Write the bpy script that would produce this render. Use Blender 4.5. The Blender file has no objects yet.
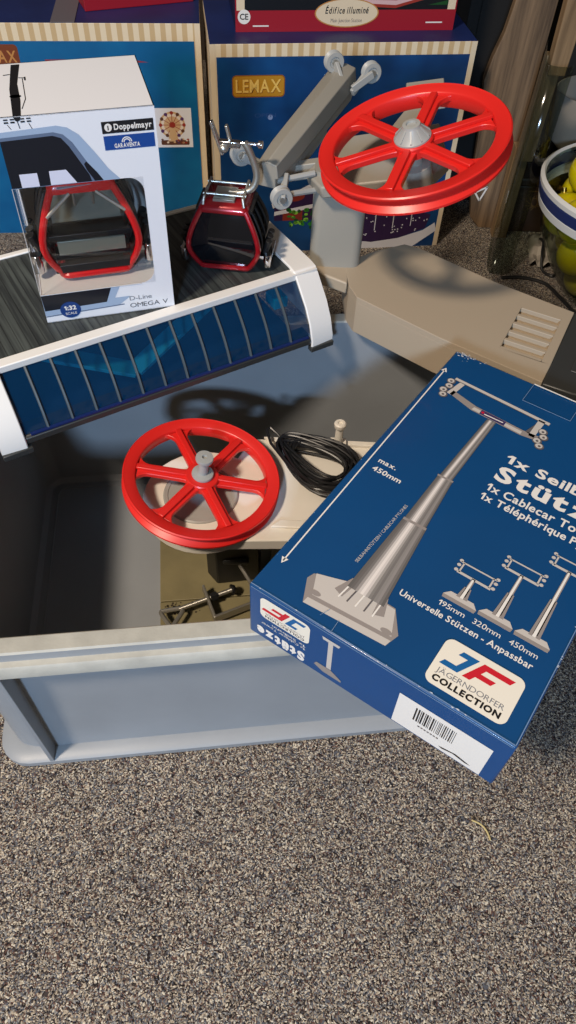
import bpy, bmesh, math, random
from mathutils import Vector, Matrix
PI = math.pi
scn = bpy.context.scene
C = scn.collection
random.seed(4)

# ------------------------------------------------------------------ camera
H = 0.75
cx, cy, F = 288., 512., 740.
dn = Vector((258. - cx, 1115. - cy, F)).normalized()          # straight down, in camera axes (x right, y down, z forward)
up = -dn
fw = Vector((0, 0, 1)); yh = (fw - fw.dot(up) * up).normalized(); xh = yh.cross(up)
Rw = Matrix((xh, yh, up))
cam_d = bpy.data.cameras.new('camera'); cam = bpy.data.objects.new('camera', cam_d); C.objects.link(cam)
cols = [Rw @ Vector((1, 0, 0)), Rw @ Vector((0, -1, 0)), Rw @ Vector((0, 0, -1))]
m = Matrix(((cols[0].x, cols[1].x, cols[2].x), (cols[0].y, cols[1].y, cols[2].y), (cols[0].z, cols[1].z, cols[2].z)))
cam.matrix_world = Matrix.Translation((0, 0, H)) @ m.to_4x4()
cam_d.sensor_fit = 'VERTICAL'; cam_d.sensor_height = 24; cam_d.lens = F / 1024 * 24
cam_d.clip_start = 0.01; cam_d.clip_end = 50
scn.camera = cam

# ------------------------------------------------------------------ light
scn.view_settings.view_transform = 'Standard'; scn.view_settings.look = 'None'
scn.view_settings.gamma = 1; scn.view_settings.use_curve_mapping = False
scn.view_settings.exposure = 0.06
w = bpy.data.worlds.new('room_light'); scn.world = w; w.use_nodes = True
w.node_tree.nodes['Background'].inputs[0].default_value = (0.95, 0.82, 0.68, 1)
w.node_tree.nodes['Background'].inputs[1].default_value = 0.145

def area(name, loc, target, sx, sy, power, col):
    d = bpy.data.lights.new(name, 'AREA'); d.shape = 'RECTANGLE'; d.size = sx; d.size_y = sy; d.energy = power; d.color = col
    o = bpy.data.objects.new(name, d); C.objects.link(o); o.location = loc
    o.rotation_euler = (Vector(target) - Vector(loc)).to_track_quat('-Z', 'Y').to_euler(); return o
area('window_daylight', (-0.36, -2.4, 1.50), (-.08, .5, .19), 0.26, 0.26, 64, (0.48, 0.70, 1.0))
area('ceiling_lamp', (-1.04, -0.70, 2.3), (0, .5, 0), 0.26, 0.26, 62, (1.0, 0.84, 0.67))

# ------------------------------------------------------------------ helpers
def srgb(c):
    return tuple((x / 12.92 if x <= .04045 else ((x + .055) / 1.055) ** 2.4) for x in [v / 255. for v in c]) + (1,)
MATS = {}
def mat(name, col, rough=.5, metal=0, spec=.5, bump=0, bscale=200, vary=0, vscale=30, alpha=1, trans=0, coat=0):
    if name in MATS: return MATS[name]
    M = bpy.data.materials.new(name); M.use_nodes = True; nt = M.node_tree; b = nt.nodes['Principled BSDF']
    c = srgb(col); b.inputs['Base Color'].default_value = c; b.inputs['Roughness'].default_value = rough
    b.inputs['Metallic'].default_value = metal; b.inputs['Specular IOR Level'].default_value = spec
    b.inputs['Alpha'].default_value = alpha; b.inputs['Transmission Weight'].default_value = trans
    b.inputs['Coat Weight'].default_value = coat
    if bump or vary:
        tc = nt.nodes.new('ShaderNodeTexCoord')
    if vary:
        n = nt.nodes.new('ShaderNodeTexNoise'); n.inputs['Scale'].default_value = vscale; n.inputs['Detail'].default_value = 5
        nt.links.new(tc.outputs['Object'], n.inputs['Vector'])
        r = nt.nodes.new('ShaderNodeValToRGB'); r.color_ramp.elements[0].position = .3; r.color_ramp.elements[1].position = .7
        r.color_ramp.elements[0].color = tuple(x * (1 - vary) for x in c[:3]) + (1,)
        r.color_ramp.elements[1].color = tuple(min(1, x * (1 + vary * .6)) for x in c[:3]) + (1,)
        nt.links.new(n.outputs['Fac'], r.inputs[0]); nt.links.new(r.outputs[0], b.inputs['Base Color'])
    if bump:
        n = nt.nodes.new('ShaderNodeTexNoise'); n.inputs['Scale'].default_value = bscale; n.inputs['Detail'].default_value = 3
        nt.links.new(tc.outputs['Object'], n.inputs['Vector'])
        bb = nt.nodes.new('ShaderNodeBump'); bb.inputs['Strength'].default_value = bump; bb.inputs['Distance'].default_value = .0006
        nt.links.new(n.outputs['Fac'], bb.inputs['Height']); nt.links.new(bb.outputs[0], b.inputs['Normal'])
    MATS[name] = M; return M

def clear_mat(name, col, fac, rough=.08):
    """thin clear plastic: mostly see-through with a glossy film"""
    M = bpy.data.materials.new(name); M.use_nodes = True; nt = M.node_tree
    for n in list(nt.nodes): nt.nodes.remove(n)
    o = nt.nodes.new('ShaderNodeOutputMaterial'); mx = nt.nodes.new('ShaderNodeMixShader')
    t = nt.nodes.new('ShaderNodeBsdfTransparent'); g = nt.nodes.new('ShaderNodeBsdfGlossy')
    t.inputs[0].default_value = srgb(col); g.inputs['Color'].default_value = (.9, .9, .9, 1); g.inputs['Roughness'].default_value = rough
    lw = nt.nodes.new('ShaderNodeLayerWeight'); lw.inputs[0].default_value = .5
    pw = nt.nodes.new('ShaderNodeMath'); pw.operation = 'POWER'; pw.inputs[1].default_value = 4
    mp = nt.nodes.new('ShaderNodeMath'); mp.operation = 'MULTIPLY_ADD'; mp.use_clamp = True; mp.inputs[1].default_value = .55; mp.inputs[2].default_value = fac
    nt.links.new(lw.outputs['Facing'], pw.inputs[0]); nt.links.new(pw.outputs[0], mp.inputs[0]); nt.links.new(mp.outputs[0], mx.inputs[0])
    nt.links.new(t.outputs[0], mx.inputs[1]); nt.links.new(g.outputs[0], mx.inputs[2]); nt.links.new(mx.outputs[0], o.inputs[0])
    return M

def frame(o, ang=0, tilt=None):
    """matrix with origin o and yaw ang (degrees)"""
    return Matrix.Translation(o) @ Matrix.Rotation(math.radians(ang), 4, 'Z')
def nframe(o, n, ph=0):
    n = Vector(n).normalized(); ex = Vector((1, 0, 0)); ex = (ex - ex.dot(n) * n).normalized(); ey = n.cross(ex)
    M = Matrix(((ex.x, ey.x, n.x, o[0]), (ex.y, ey.y, n.y, o[1]), (ex.z, ey.z, n.z, o[2]), (0, 0, 0, 1)))
    return M @ Matrix.Rotation(math.radians(ph), 4, 'Z')
I4 = Matrix.Identity(4)
def axis(o, ex, ey):
    ex = Vector(ex).normalized(); ey = Vector(ey).normalized(); ez = ex.cross(ey)
    return Matrix(((ex.x, ey.x, ez.x, o[0]), (ex.y, ey.y, ez.y, o[1]), (ex.z, ey.z, ez.z, o[2]), (0, 0, 0, 1)))

class B:
    def __init__(s): s.v = []; s.f = []; s.mi = []; s.m = []
    def _m(s, mt):
        if mt not in s.m: s.m.append(mt)
        return s.m.index(mt)
    def add(s, vs, fs, mt, M=I4):
        k = len(s.v); i = s._m(mt)
        s.v += [tuple(M @ Vector(p)) for p in vs]
        for f in fs: s.f.append([k + a for a in f]); s.mi.append(i)
    def box(s, x0, x1, y0, y1, z0, z1, mt, M=I4):
        s.add([(x0, y0, z0), (x1, y0, z0), (x1, y1, z0), (x0, y1, z0), (x0, y0, z1), (x1, y0, z1), (x1, y1, z1), (x0, y1, z1)],
              [(0, 3, 2, 1), (4, 5, 6, 7), (0, 1, 5, 4), (1, 2, 6, 5), (2, 3, 7, 6), (3, 0, 4, 7)], mt, M)
    def prism(s, pts, z0, z1, mt, M=I4, top=None):
        n = len(pts); t = top or pts
        s.add([(p[0], p[1], z0) for p in pts] + [(p[0], p[1], z1) for p in t],
              [tuple(range(n))[::-1], tuple(range(n, 2 * n))] + [(i, (i + 1) % n, n + (i + 1) % n, n + i) for i in range(n)], mt, M)
    def loft(s, rings, mt, M=I4, cap0=True, cap1=True):
        n = len(rings[0]); vs = [p for r in rings for p in r]; fs = []
        for k in range(len(rings) - 1):
            for i in range(n):
                j = (i + 1) % n; fs.append((k * n + i, k * n + j, (k + 1) * n + j, (k + 1) * n + i))
        if cap0: fs.append(tuple(range(n))[::-1])
        if cap1: fs.append(tuple(range((len(rings) - 1) * n, len(rings) * n)))
        s.add(vs, fs, mt, M)
    def lathe(s, prof, mt, M=I4, seg=48, closed=False):
        """prof: list of (r, z); closed loop if closed"""
        n = len(prof); vs = []; fs = []
        for k in range(seg):
            a = 2 * PI * k / seg
            for r, z in prof: vs.append((r * math.cos(a), r * math.sin(a), z))
        for k in range(seg):
            k2 = (k + 1) % seg
            for i in range(n if closed else n - 1):
                j = (i + 1) % n; fs.append((k * n + i, k2 * n + i, k2 * n + j, k * n + j))
        s.add(vs, fs, mt, M)
    def disc(s, r, z0, z1, mt, M=I4, seg=32, r1=None):
        r1 = r if r1 is None else r1
        s.lathe([(0.00001, z0), (r, z0), (r1, z1), (0.00001, z1)], mt, M, seg)
    def tube(s, path, r, mt, M=I4, seg=8, closed=False):
        P = [Vector(p) for p in path]; n = len(P); rs = r if isinstance(r, (list, tuple)) else [r] * n; vs = []; nrm = None
        for i, p in enumerate(P):
            if closed: t = (P[(i + 1) % n] - P[i - 1])
            else: t = P[min(i + 1, n - 1)] - P[max(i - 1, 0)]
            t.normalize()
            if nrm is None:
                nrm = t.orthogonal().normalized()
            else:
                nrm = (nrm - nrm.dot(t) * t)
                nrm = nrm.normalized() if nrm.length > 1e-6 else t.orthogonal().normalized()
            b = t.cross(nrm)
            for k in range(seg):
                a = 2 * PI * k / seg; vs.append(p + rs[i] * (math.cos(a) * nrm + math.sin(a) * b))
        fs = []
        for i in range(n if closed else n - 1):
            i2 = (i + 1) % n
            for k in range(seg):
                k2 = (k + 1) % seg; fs.append((i * seg + k, i * seg + k2, i2 * seg + k2, i2 * seg + k))
        if not closed: fs += [tuple(range(seg))[::-1], tuple(range((n - 1) * seg, n * seg))]
        s.add(vs, fs, mt, M)
    def bar(s, a, b, w, h, mt, upv=(0, 0, 1), M=I4):
        a = Vector(a); b = Vector(b); d = (b - a); L = d.length; d.normalize(); u = Vector(upv); sd = d.cross(u).normalized(); u = sd.cross(d)
        vs = []
        for p in (a, b):
            for q in ((-1, -1), (1, -1), (1, 1), (-1, 1)): vs.append(p + sd * q[0] * w / 2 + u * q[1] * h / 2)
        s.add(vs, [(0, 3, 2, 1), (4, 5, 6, 7), (0, 1, 5, 4), (1, 2, 6, 5), (2, 3, 7, 6), (3, 0, 4, 7)], mt, M)
    def sphere(s, c, r, mt, M=I4, sc=(1, 1, 1), u=16, v=10):
        vs = [(c[0], c[1], c[2] - r * sc[2])]; fs = []
        for j in range(1, v):
            t = -PI / 2 + PI * j / v
            for i in range(u):
                a = 2 * PI * i / u; vs.append((c[0] + r * sc[0] * math.cos(t) * math.cos(a), c[1] + r * sc[1] * math.cos(t) * math.sin(a), c[2] + r * sc[2] * math.sin(t)))
        vs.append((c[0], c[1], c[2] + r * sc[2])); top = len(vs) - 1
        for i in range(u):
            fs.append((0, 1 + (i + 1) % u, 1 + i)); fs.append((top, 1 + (v - 2) * u + i, 1 + (v - 2) * u + (i + 1) % u))
        for j in range(v - 2):
            for i in range(u):
                a = 1 + j * u + i; b = 1 + j * u + (i + 1) % u; fs.append((a, b, b + u, a + u))
        s.add(vs, fs, mt, M)
    def build(s, name, parent=None, smooth=True, bevel=0, angle=35, seg=2, sub=0):
        me = bpy.data.meshes.new(name); me.from_pydata(s.v, [], s.f)
        for q in s.m: me.materials.append(q)
        me.polygons.foreach_set('material_index', s.mi); me.update()
        bm = bmesh.new(); bm.from_mesh(me); bmesh.ops.remove_doubles(bm, verts=bm.verts, dist=1e-6)
        bmesh.ops.recalc_face_normals(bm, faces=bm.faces); bm.to_mesh(me); bm.free()
        o = bpy.data.objects.new(name, me); C.objects.link(o)
        if parent: o.parent = parent
        if smooth:
            me.polygons.foreach_set('use_smooth', [True] * len(me.polygons)); me.set_sharp_from_angle(angle=math.radians(angle))
        if bevel:
            b = o.modifiers.new('bevel', 'BEVEL'); b.width = bevel; b.segments = seg; b.limit_method = 'ANGLE'; b.angle_limit = math.radians(30); b.harden_normals = False
        if sub:
            q = o.modifiers.new('sub', 'SUBSURF'); q.levels = sub; q.render_levels = sub
        return o

_tc = {}
def glyph(ch, bold, shear):
    key = (ch, bold, shear)
    if key in _tc: return _tc[key]
    if ch == '1':
        w_ = .115 + bold * 1.5; _tc[key] = ([(.0, .52, 0), (.0, .40, 0), (.17, .50, 0), (.17, 0, 0), (.17 + w_, 0, 0), (.17 + w_, .69, 0), (.15, .69, 0)], [(0, 1, 2, 6), (2, 3, 4, 5, 6)]); return _tc[key]
    cu = bpy.data.curves.new('t', 'FONT'); cu.body = ch + '|'; cu.size = 1; cu.offset = 0; cu.shear = shear; cu.resolution_u = 3
    cu.fill_mode = 'FRONT'; cu.body = ch; cu.offset = bold
    ob = bpy.data.objects.new('t', cu); C.objects.link(ob); bpy.context.view_layer.update()
    me = bpy.data.meshes.new_from_object(ob.evaluated_get(bpy.context.evaluated_depsgraph_get()))
    vs = [tuple(v.co) for v in me.vertices]; fs = [tuple(p.vertices) for p in me.polygons]
    bpy.data.objects.remove(ob); bpy.data.curves.remove(cu); bpy.data.meshes.remove(me)
    _tc[key] = (vs, fs); return _tc[key]
def text_geo(body, bold=0, spacing=1.0, shear=0):
    """one line of lettering, glyph by glyph so that bold letters never merge"""
    X = 0; V = []; Fc = []; gap = .075 * spacing
    for ch in body:
        if ch == ' ': X += .26; continue
        vs, fs = glyph(ch, bold, shear); x0 = min(v[0] for v in vs); x1 = max(v[0] for v in vs); k = len(V)
        V += [(v[0] - x0 + X, v[1], 0) for v in vs]; Fc += [tuple(k + a for a in f) for f in fs]; X += x1 - x0 + gap
    return V, Fc

class Print(B):
    """thin inked layer lying on a face; M maps (x, y) of the face to the thing's space, z out of the face"""
    def __init__(s, M, lift=.00025): super().__init__(); s.M = M; s.z = lift; s.dz = .00008
    def poly(s, pts, mt, lay=0):
        z = s.z + lay * s.dz; s.add([(p[0], p[1], z) for p in pts], [tuple(range(len(pts)))], mt, s.M)
    def rect(s, x0, y0, x1, y1, mt, lay=0): s.poly([(x0, y0), (x1, y0), (x1, y1), (x0, y1)], mt, lay)
    def rrect(s, x0, y0, x1, y1, r, mt, lay=0, n=6):
        pts = []
        for (qx, qy, a0) in ((x1 - r, y0 + r, -90), (x1 - r, y1 - r, 0), (x0 + r, y1 - r, 90), (x0 + r, y0 + r, 180)):
            for k in range(n + 1):
                a = math.radians(a0 + 90 * k / n); pts.append((qx + r * math.cos(a), qy + r * math.sin(a)))
        s.poly(pts, mt, lay)
    def ell(s, x, y, rx, ry, mt, lay=0, n=28): s.poly([(x + rx * math.cos(2 * PI * k / n), y + ry * math.sin(2 * PI * k / n)) for k in range(n)], mt, lay)
    def line(s, a, b, w, mt, lay=0):
        d = Vector((b[0] - a[0], b[1] - a[1])).normalized(); n = Vector((-d.y, d.x)) * w / 2
        s.poly([(a[0] - n.x, a[1] - n.y), (b[0] - n.x, b[1] - n.y), (b[0] + n.x, b[1] + n.y), (a[0] + n.x, a[1] + n.y)], mt, lay)
    def text(s, body, x, y, cap, mt, lay=0, width=None, bold=0, ang=0, shear=0, spacing=1, center=False, sx=1):
        """cap = capital height"""
        vs, fs = text_geo(body, bold, spacing, shear); k = cap / .69
        x0 = min(v[0] for v in vs); x1 = max(v[0] for v in vs); kx = k * sx
        if width: kx = width / (x1 - x0)
        off = -(x0 + x1) / 2 if center else -x0
        ca, sa = math.cos(math.radians(ang)), math.sin(math.radians(ang)); z = s.z + lay * s.dz
        out = []
        for v in vs:
            px, py = (v[0] + off) * kx, v[1] * k; out.append((x + px * ca - py * sa, y + px * sa + py * ca, z))
        s.add(out, fs, mt, s.M)
    def build(s, name, parent=None):
        me = bpy.data.meshes.new(name); me.from_pydata(s.v, [], s.f)
        for q in s.m: me.materials.append(q)
        me.polygons.foreach_set('material_index', s.mi); me.update()
        o = bpy.data.objects.new(name, me); C.objects.link(o)
        if parent: o.parent = parent
        return o

def tag(o, label, cat, group=None):
    o['label'] = label; o['category'] = cat
    if group: o['group'] = group
    return o
def thing(name, label, cat, M=I4, group=None):
    o = bpy.data.objects.new(name, None); C.objects.link(o); o.matrix_world = M; o.empty_display_size = .02
    return tag(o, label, cat, group)
def struct(o): o['kind'] = 'structure'; return o
def smooth(pts, n=8):
    out = []
    for i in range(len(pts) - 1):
        p0 = Vector(pts[max(i - 1, 0)]); p1 = Vector(pts[i]); p2 = Vector(pts[i + 1]); p3 = Vector(pts[min(i + 2, len(pts) - 1)])
        for k in range(n):
            t_ = k / n; out.append(.5 * ((2 * p1) + (-p0 + p2) * t_ + (2 * p0 - 5 * p1 + 4 * p2 - p3) * t_ ** 2 + (-p0 + 3 * p1 - 3 * p2 + p3) * t_ ** 3))
    out.append(Vector(pts[-1])); return out
def rring(x0, x1, y0, y1, r, z, n=6):
    pts = []
    for (qx, qy, a0) in ((x1 - r, y0 + r, -90), (x1 - r, y1 - r, 0), (x0 + r, y1 - r, 90), (x0 + r, y0 + r, 180)):
        for k in range(n + 1):
            a = math.radians(a0 + 90 * k / n); pts.append((qx + r * math.cos(a), qy + r * math.sin(a), z))
    return pts

# ------------------------------------------------------------------ materials
def carpet_mat():
    M = bpy.data.materials.new('speckled_carpet'); M.use_nodes = True; nt = M.node_tree; b = nt.nodes['Principled BSDF']; N = nt.nodes.new; L = nt.links.new
    tc = N('ShaderNodeTexCoord'); nz = N('ShaderNodeTexNoise'); nz.inputs['Scale'].default_value = 300; nz.inputs['Detail'].default_value = 2
    mx = N('ShaderNodeMixRGB'); mx.blend_type = 'LINEAR_LIGHT'; mx.inputs[0].default_value = .004
    L(tc.outputs['Object'], mx.inputs[1]); L(nz.outputs['Color'], mx.inputs[2])
    v = N('ShaderNodeTexVoronoi'); v.inputs['Scale'].default_value = 860; L(mx.outputs[0], v.inputs['Vector'])
    sp = N('ShaderNodeSeparateColor'); L(v.outputs['Color'], sp.inputs[0])
    r = N('ShaderNodeValToRGB'); r.color_ramp.interpolation = 'CONSTANT'; e = r.color_ramp.elements
    stops = [(0, (38, 33, 33)), (.18, (66, 59, 57)), (.33, (98, 74, 66)), (.42, (88, 90, 96)), (.55, (124, 114, 102)), (.70, (174, 160, 140)), (.84, (142, 140, 136)), (.93, (208, 198, 178))]
    e[0].position = 0; e[0].color = srgb(stops[0][1]); e[1].position = stops[1][0]; e[1].color = srgb(stops[1][1])
    for p, c in stops[2:]: q = e.new(p); q.color = srgb(c)
    L(sp.outputs[0], r.inputs[0])
    n2 = N('ShaderNodeTexNoise'); n2.inputs['Scale'].default_value = 9; L(tc.outputs['Object'], n2.inputs['Vector'])
    mr = N('ShaderNodeMapRange'); mr.inputs['To Min'].default_value = .8; mr.inputs['To Max'].default_value = 1.15; L(n2.outputs['Fac'], mr.inputs['Value'])
    mm = N('ShaderNodeMixRGB'); mm.blend_type = 'MULTIPLY'; mm.inputs[0].default_value = 1; L(r.outputs[0], mm.inputs[1]); L(mr.outputs[0], mm.inputs[2])
    L(mm.outputs[0], b.inputs['Base Color']); b.inputs['Roughness'].default_value = .95; b.inputs['Specular IOR Level'].default_value = .15
    bp = N('ShaderNodeBump'); bp.inputs['Strength'].default_value = .55; bp.inputs['Distance'].default_value = .0008; bp.invert = True
    L(v.outputs['Distance'], bp.inputs['Height']); L(bp.outputs[0], b.inputs['Normal']); return M
def streak_mat(name, c1, c2, scale, rough=.6, dirs=(1, 1, 1), detail=6, bump=.2):
    M = bpy.data.materials.new(name); M.use_nodes = True; nt = M.node_tree; b = nt.nodes['Principled BSDF']; N = nt.nodes.new; L = nt.links.new
    tc = N('ShaderNodeTexCoord'); mp = N('ShaderNodeMapping'); mp.inputs['Scale'].default_value = dirs; L(tc.outputs['Object'], mp.inputs['Vector'])
    nz = N('ShaderNodeTexNoise'); nz.inputs['Scale'].default_value = scale; nz.inputs['Detail'].default_value = detail; nz.inputs['Roughness'].default_value = .65; L(mp.outputs[0], nz.inputs['Vector'])
    r = N('ShaderNodeValToRGB'); r.color_ramp.elements[0].position = .35; r.color_ramp.elements[1].position = .66
    r.color_ramp.elements[0].color = srgb(c1); r.color_ramp.elements[1].color = srgb(c2); L(nz.outputs['Fac'], r.inputs[0]); L(r.outputs[0], b.inputs['Base Color'])
    b.inputs['Roughness'].default_value = rough
    bp = N('ShaderNodeBump'); bp.inputs['Strength'].default_value = bump; bp.inputs['Distance'].default_value = .0006; L(nz.outputs['Fac'], bp.inputs['Height']); L(bp.outputs[0], b.inputs['Normal'])
    return M
def stripe_mat(name, c1, c2, period):
    M = bpy.data.materials.new(name); M.use_nodes = True; nt = M.node_tree; b = nt.nodes['Principled BSDF']; N = nt.nodes.new; L = nt.links.new
    tc = N('ShaderNodeTexCoord'); sp = N('ShaderNodeSeparateXYZ'); L(tc.outputs['Object'], sp.inputs[0])
    md = N('ShaderNodeMath'); md.operation = 'MULTIPLY'; md.inputs[1].default_value = 1 / period; L(sp.outputs[0], md.inputs[0])
    fr = N('ShaderNodeMath'); fr.operation = 'FRACT'; L(md.outputs[0], fr.inputs[0])
    r = N('ShaderNodeValToRGB'); r.color_ramp.elements[0].position = .46; r.color_ramp.elements[1].position = .5; r.color_ramp.elements[0].color = srgb(c1); r.color_ramp.elements[1].color = srgb(c2)
    L(fr.outputs[0], r.inputs[0]); L(r.outputs[0], b.inputs['Base Color']); b.inputs['Roughness'].default_value = .55; return M

red = mat('glossy_red_plastic', (214, 36, 30), .34, spec=.55)
grey = mat('light_grey_plastic', (158, 158, 154), .42)
crate_m = mat('crate_grey_plastic', (146, 150, 154), .42, bump=.12, bscale=500, vary=.07, vscale=14)
rim_m = mat('worn_crate_rim', (176, 174, 164), .55, bump=.3, bscale=600, vary=.18, vscale=40)
rib_m = crate_m
beige = mat('beige_plastic', (166, 152, 132), .48, bump=.08, bscale=900)
beige2 = mat('grey_beige_plastic', (150, 146, 136), .45, bump=.06, bscale=900)
white = mat('white_plastic', (228, 226, 222), .38)
cream = mat('aged_white_plastic', (226, 220, 208), .42, vary=.06, vscale=20)
black = mat('black_plastic', (26, 26, 27), .45)
dgrey = mat('dark_grey_plastic', (52, 53, 52), .42)
blue = mat('blue_card', (8, 66, 116), .34, spec=.5, vary=.06, vscale=12, coat=.15)
blue_s = mat('blue_card_side', (18, 70, 124), .36, vary=.05, vscale=20)
ink_w = mat('white_ink', (226, 222, 216), .4)
ink_k = mat('black_ink', (22, 22, 26), .4)
steel_l = mat('printed_steel_light', (190, 184, 178), .4)
steel_m = mat('printed_steel_mid', (142, 134, 130), .4)
steel_d = mat('printed_steel_dark', (92, 88, 90), .4)
metal = mat('zinc_metal', (190, 188, 180), .36, metal=.85)
chrome = mat('bright_metal', (215, 215, 218), .15, metal=1)
carpet = carpet_mat()

# ------------------------------------------------------------------ setting
b = B(); b.add([(-2.2, -1.2, 0), (2.2, -1.2, 0), (2.2, 2.1, 0), (-2.2, 2.1, 0)], [(0, 1, 2, 3)], carpet); struct(b.build('floor', smooth=False))
wm = mat('dim_brown_wall', (58, 48, 40), .8, bump=.3, bscale=60)
b = B(); b.box(-2.2, 2.2, 2.1, 2.16, 0, 2.4, wm); struct(b.build('wall_back', smooth=False))
b = B(); b.box(1.15, 1.21, .6, 2.1, 0, 2.4, wm); struct(b.build('wall_right', smooth=False))

# ------------------------------------------------------------------ grey storage crate
A_CR = math.degrees(math.atan(.15))
MC = frame((-.268, .26, 0), A_CR)
crate = thing('storage_crate', 'large open grey plastic stacking crate on the speckled carpet', 'crate', MC)
W, D = .545, .395
def cr(i, z, r): return rring(-.008 + i, W - i, i, D - i, r, z, 5)
b = B()
b.loft([cr(.018, .002, .02), cr(0, .002, .03), cr(0, .009, .03), cr(.004, .012, .03), cr(.015, .013, .026), cr(.009, .2105, .024), cr(.009, .2115, .024)], crate_m, cap0=True, cap1=False)
b.loft([cr(.009, .2115, .024), cr(-.010, .2115, .034), cr(-.013, .214, .036), cr(-.013, .226, .036), cr(-.011, .2285, .034), cr(-.006, .229, .030)], rim_m, cap0=False, cap1=False)
b.loft([cr(-.006, .229, .030), cr(-.006, .2385, .030)], crate_m, cap0=False, cap1=False)
b.loft([cr(-.006, .2385, .030), cr(-.0045, .240, .03), cr(.0085, .240, .022), cr(.010, .2385, .021)], rim_m, cap0=False, cap1=False)
b.loft([cr(.010, .2385, .021), cr(.014, .10, .020), cr(.016, .016, .018), cr(.022, .010, .014), cr(.026, .010, .012)], crate_m, cap0=False, cap1=True)
b.build('crate_shell', crate, angle=40)
for (x, side) in ((.045, 0), (W - .05, 0), (.045, 1), (W - .05, 1)):
    b = B(); s = 1
    prof = [(.016, .010), (.000, .0095), (-.011, .2118), (.010, .2118)]
    if side: prof = [(D - y, z) for y, z in prof]
    b.add([(x - .0022, y, z) for y, z in prof] + [(x + .0022, y, z) for y, z in prof], [(0, 1, 2, 3), (7, 6, 5, 4), (0, 4, 5, 1), (1, 5, 6, 2), (2, 6, 7, 3), (3, 7, 4, 0)], crate_m)
    b.build('rib', crate, smooth=False, bevel=.0006)
for y in (.07, D - .07):
    for sd in (0, 1):
        prof = [(.008, .010), (-.006, .0095), (-.018, .2118), (.002, .2118)]
        if sd: prof = [(W - .008 - x, z) for x, z in prof]
        b = B(); b.add([(x, y - .0022, z) for x, z in prof] + [(x, y + .0022, z) for x, z in prof], [(0, 1, 2, 3), (7, 6, 5, 4), (0, 4, 5, 1), (1, 5, 6, 2), (2, 6, 7, 3), (3, 7, 4, 0)], crate_m)
        b.build('rib', crate, smooth=False, bevel=.0006)
# raised welt around the crate floor
b = B()
for q in (.030,):
    ring = rring(-.008 + q, W - q, q, D - q, .012, .0105, 5)
    b.tube(ring, .0012, crate_m, closed=True, seg=6)
b.build('floor_bead', crate)

# ------------------------------------------------------------------ things lying in the crate
# olive base boards
olive = mat('olive_board', (128, 118, 84), .6, vary=.16, vscale=26, bump=.2)
dirt = mat('dark_dirt', (58, 48, 32), .9)
b = B(); b.box(.153, .50, .176, .345, .0102, .0145, olive)
o = b.build('base_board', None, bevel=.0008); o.matrix_world = MC; tag(o, 'wide olive board lying on the crate floor under the lower cableway wheel', 'board')
b = B(); b.box(.153, .50, .055, .1745, .0102, .0138, olive)
for k in range(60):
    x = .158 + abs(random.gauss(0, .018)); y = .166 + random.gauss(0, .005); r = random.uniform(.0005, .0016)
    if y < .173: b.disc(r, .0138, .0143, dirt, Matrix.Translation((x, y, 0)) @ Matrix.Rotation(random.random(), 4, 'Z'), seg=6)
o = b.build('base_board', None); o.matrix_world = MC; tag(o, 'olive board with dirt crumbs at its edge, nearest the front wall of the crate', 'board')

def wheel(parent, M, R=.085, ph=0, gcol=red):
    """bullwheel: grooved rim, six ridged spokes"""
    b = B(); r0 = R - .014
    prof = [(r0, .0035), (r0 + .0015, .0052), (R - .0035, .0052), (R - .0012, .0062), (R, .0052), (R, .0038), (R - .0055, .0002), (R - .0055, -.0030), (R + .0005, -.0078),
            (R + .0005, -.0098), (R - .0015, -.0108), (r0 + .001, -.0098), (r0, -.0075)]
    b.lathe(prof, gcol, M, 96, closed=True)
    rim = b.build('wheel', parent, angle=50)
    for k in range(6):
        MM = M @ Matrix.Rotation(math.radians(ph + 60 * k), 4, 'Z'); b = B()
        n = 18; r1, r2 = .012, r0 + .0008
        ring = []
        prof = []
        for i in range(n + 1):
            t = i / n; r = r1 + (r2 - r1) * t
            hw = .0074 - .0006 * t
            e = max(0, (t - .74) / .26); hw += .012 * e ** 2.4
            e = max(0, (.22 - t) / .22); hw += .002 * e ** 2
            prof.append((r, hw))
        pts = [(r, -h) for r, h in prof] + [(r, h) for r, h in reversed(prof)]
        # keep the flared end on the inside circle of the rim
        def cl(p):
            q = math.hypot(*p); return p if q <= r2 else (p[0] * r2 / q, p[1] * r2 / q)
        pts = [cl(p) for p in pts]
        vs = []; m_ = len(prof)
        for z in (-.003, .0025):
            for (r, h) in prof:
                a = cl((r, -h)); c = cl((r, h)); vs += [(a[0], a[1], z), (c[0], c[1], z)]
        fs = []
        for i in range(m_ - 1):
            fs.append((2 * i, 2 * i + 1, 2 * i + 3, 2 * i + 2)); o_ = 2 * m_
            fs.append((o_ + 2 * i, o_ + 2 * i + 2, o_ + 2 * i + 3, o_ + 2 * i + 1))
            fs.append((2 * i, 2 * i + 2, o_ + 2 * i + 2, o_ + 2 * i)); fs.append((2 * i + 1, o_ + 2 * i + 1, o_ + 2 * i + 3, 2 * i + 3))
        fs.append((0, 2 * m_, 2 * m_ + 1, 1)); i = m_ - 1; fs.append((2 * i, 2 * i + 1, 2 * m_ + 2 * i + 1, 2 * m_ + 2 * i))
        b.add(vs, fs, gcol, MM)
        b.box(.012, r2 - .001, -.0032, .0032, .0024, .0058, gcol, MM)
        b.build('spoke', rim, bevel=.0007, angle=40)
    b = B(); b.lathe([(.004, .0062), (.0175, .0062), (.0185, .005), (.0185, -.0045), (.004, -.0045)], gcol, M, 40); b.build('hub', rim)

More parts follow.
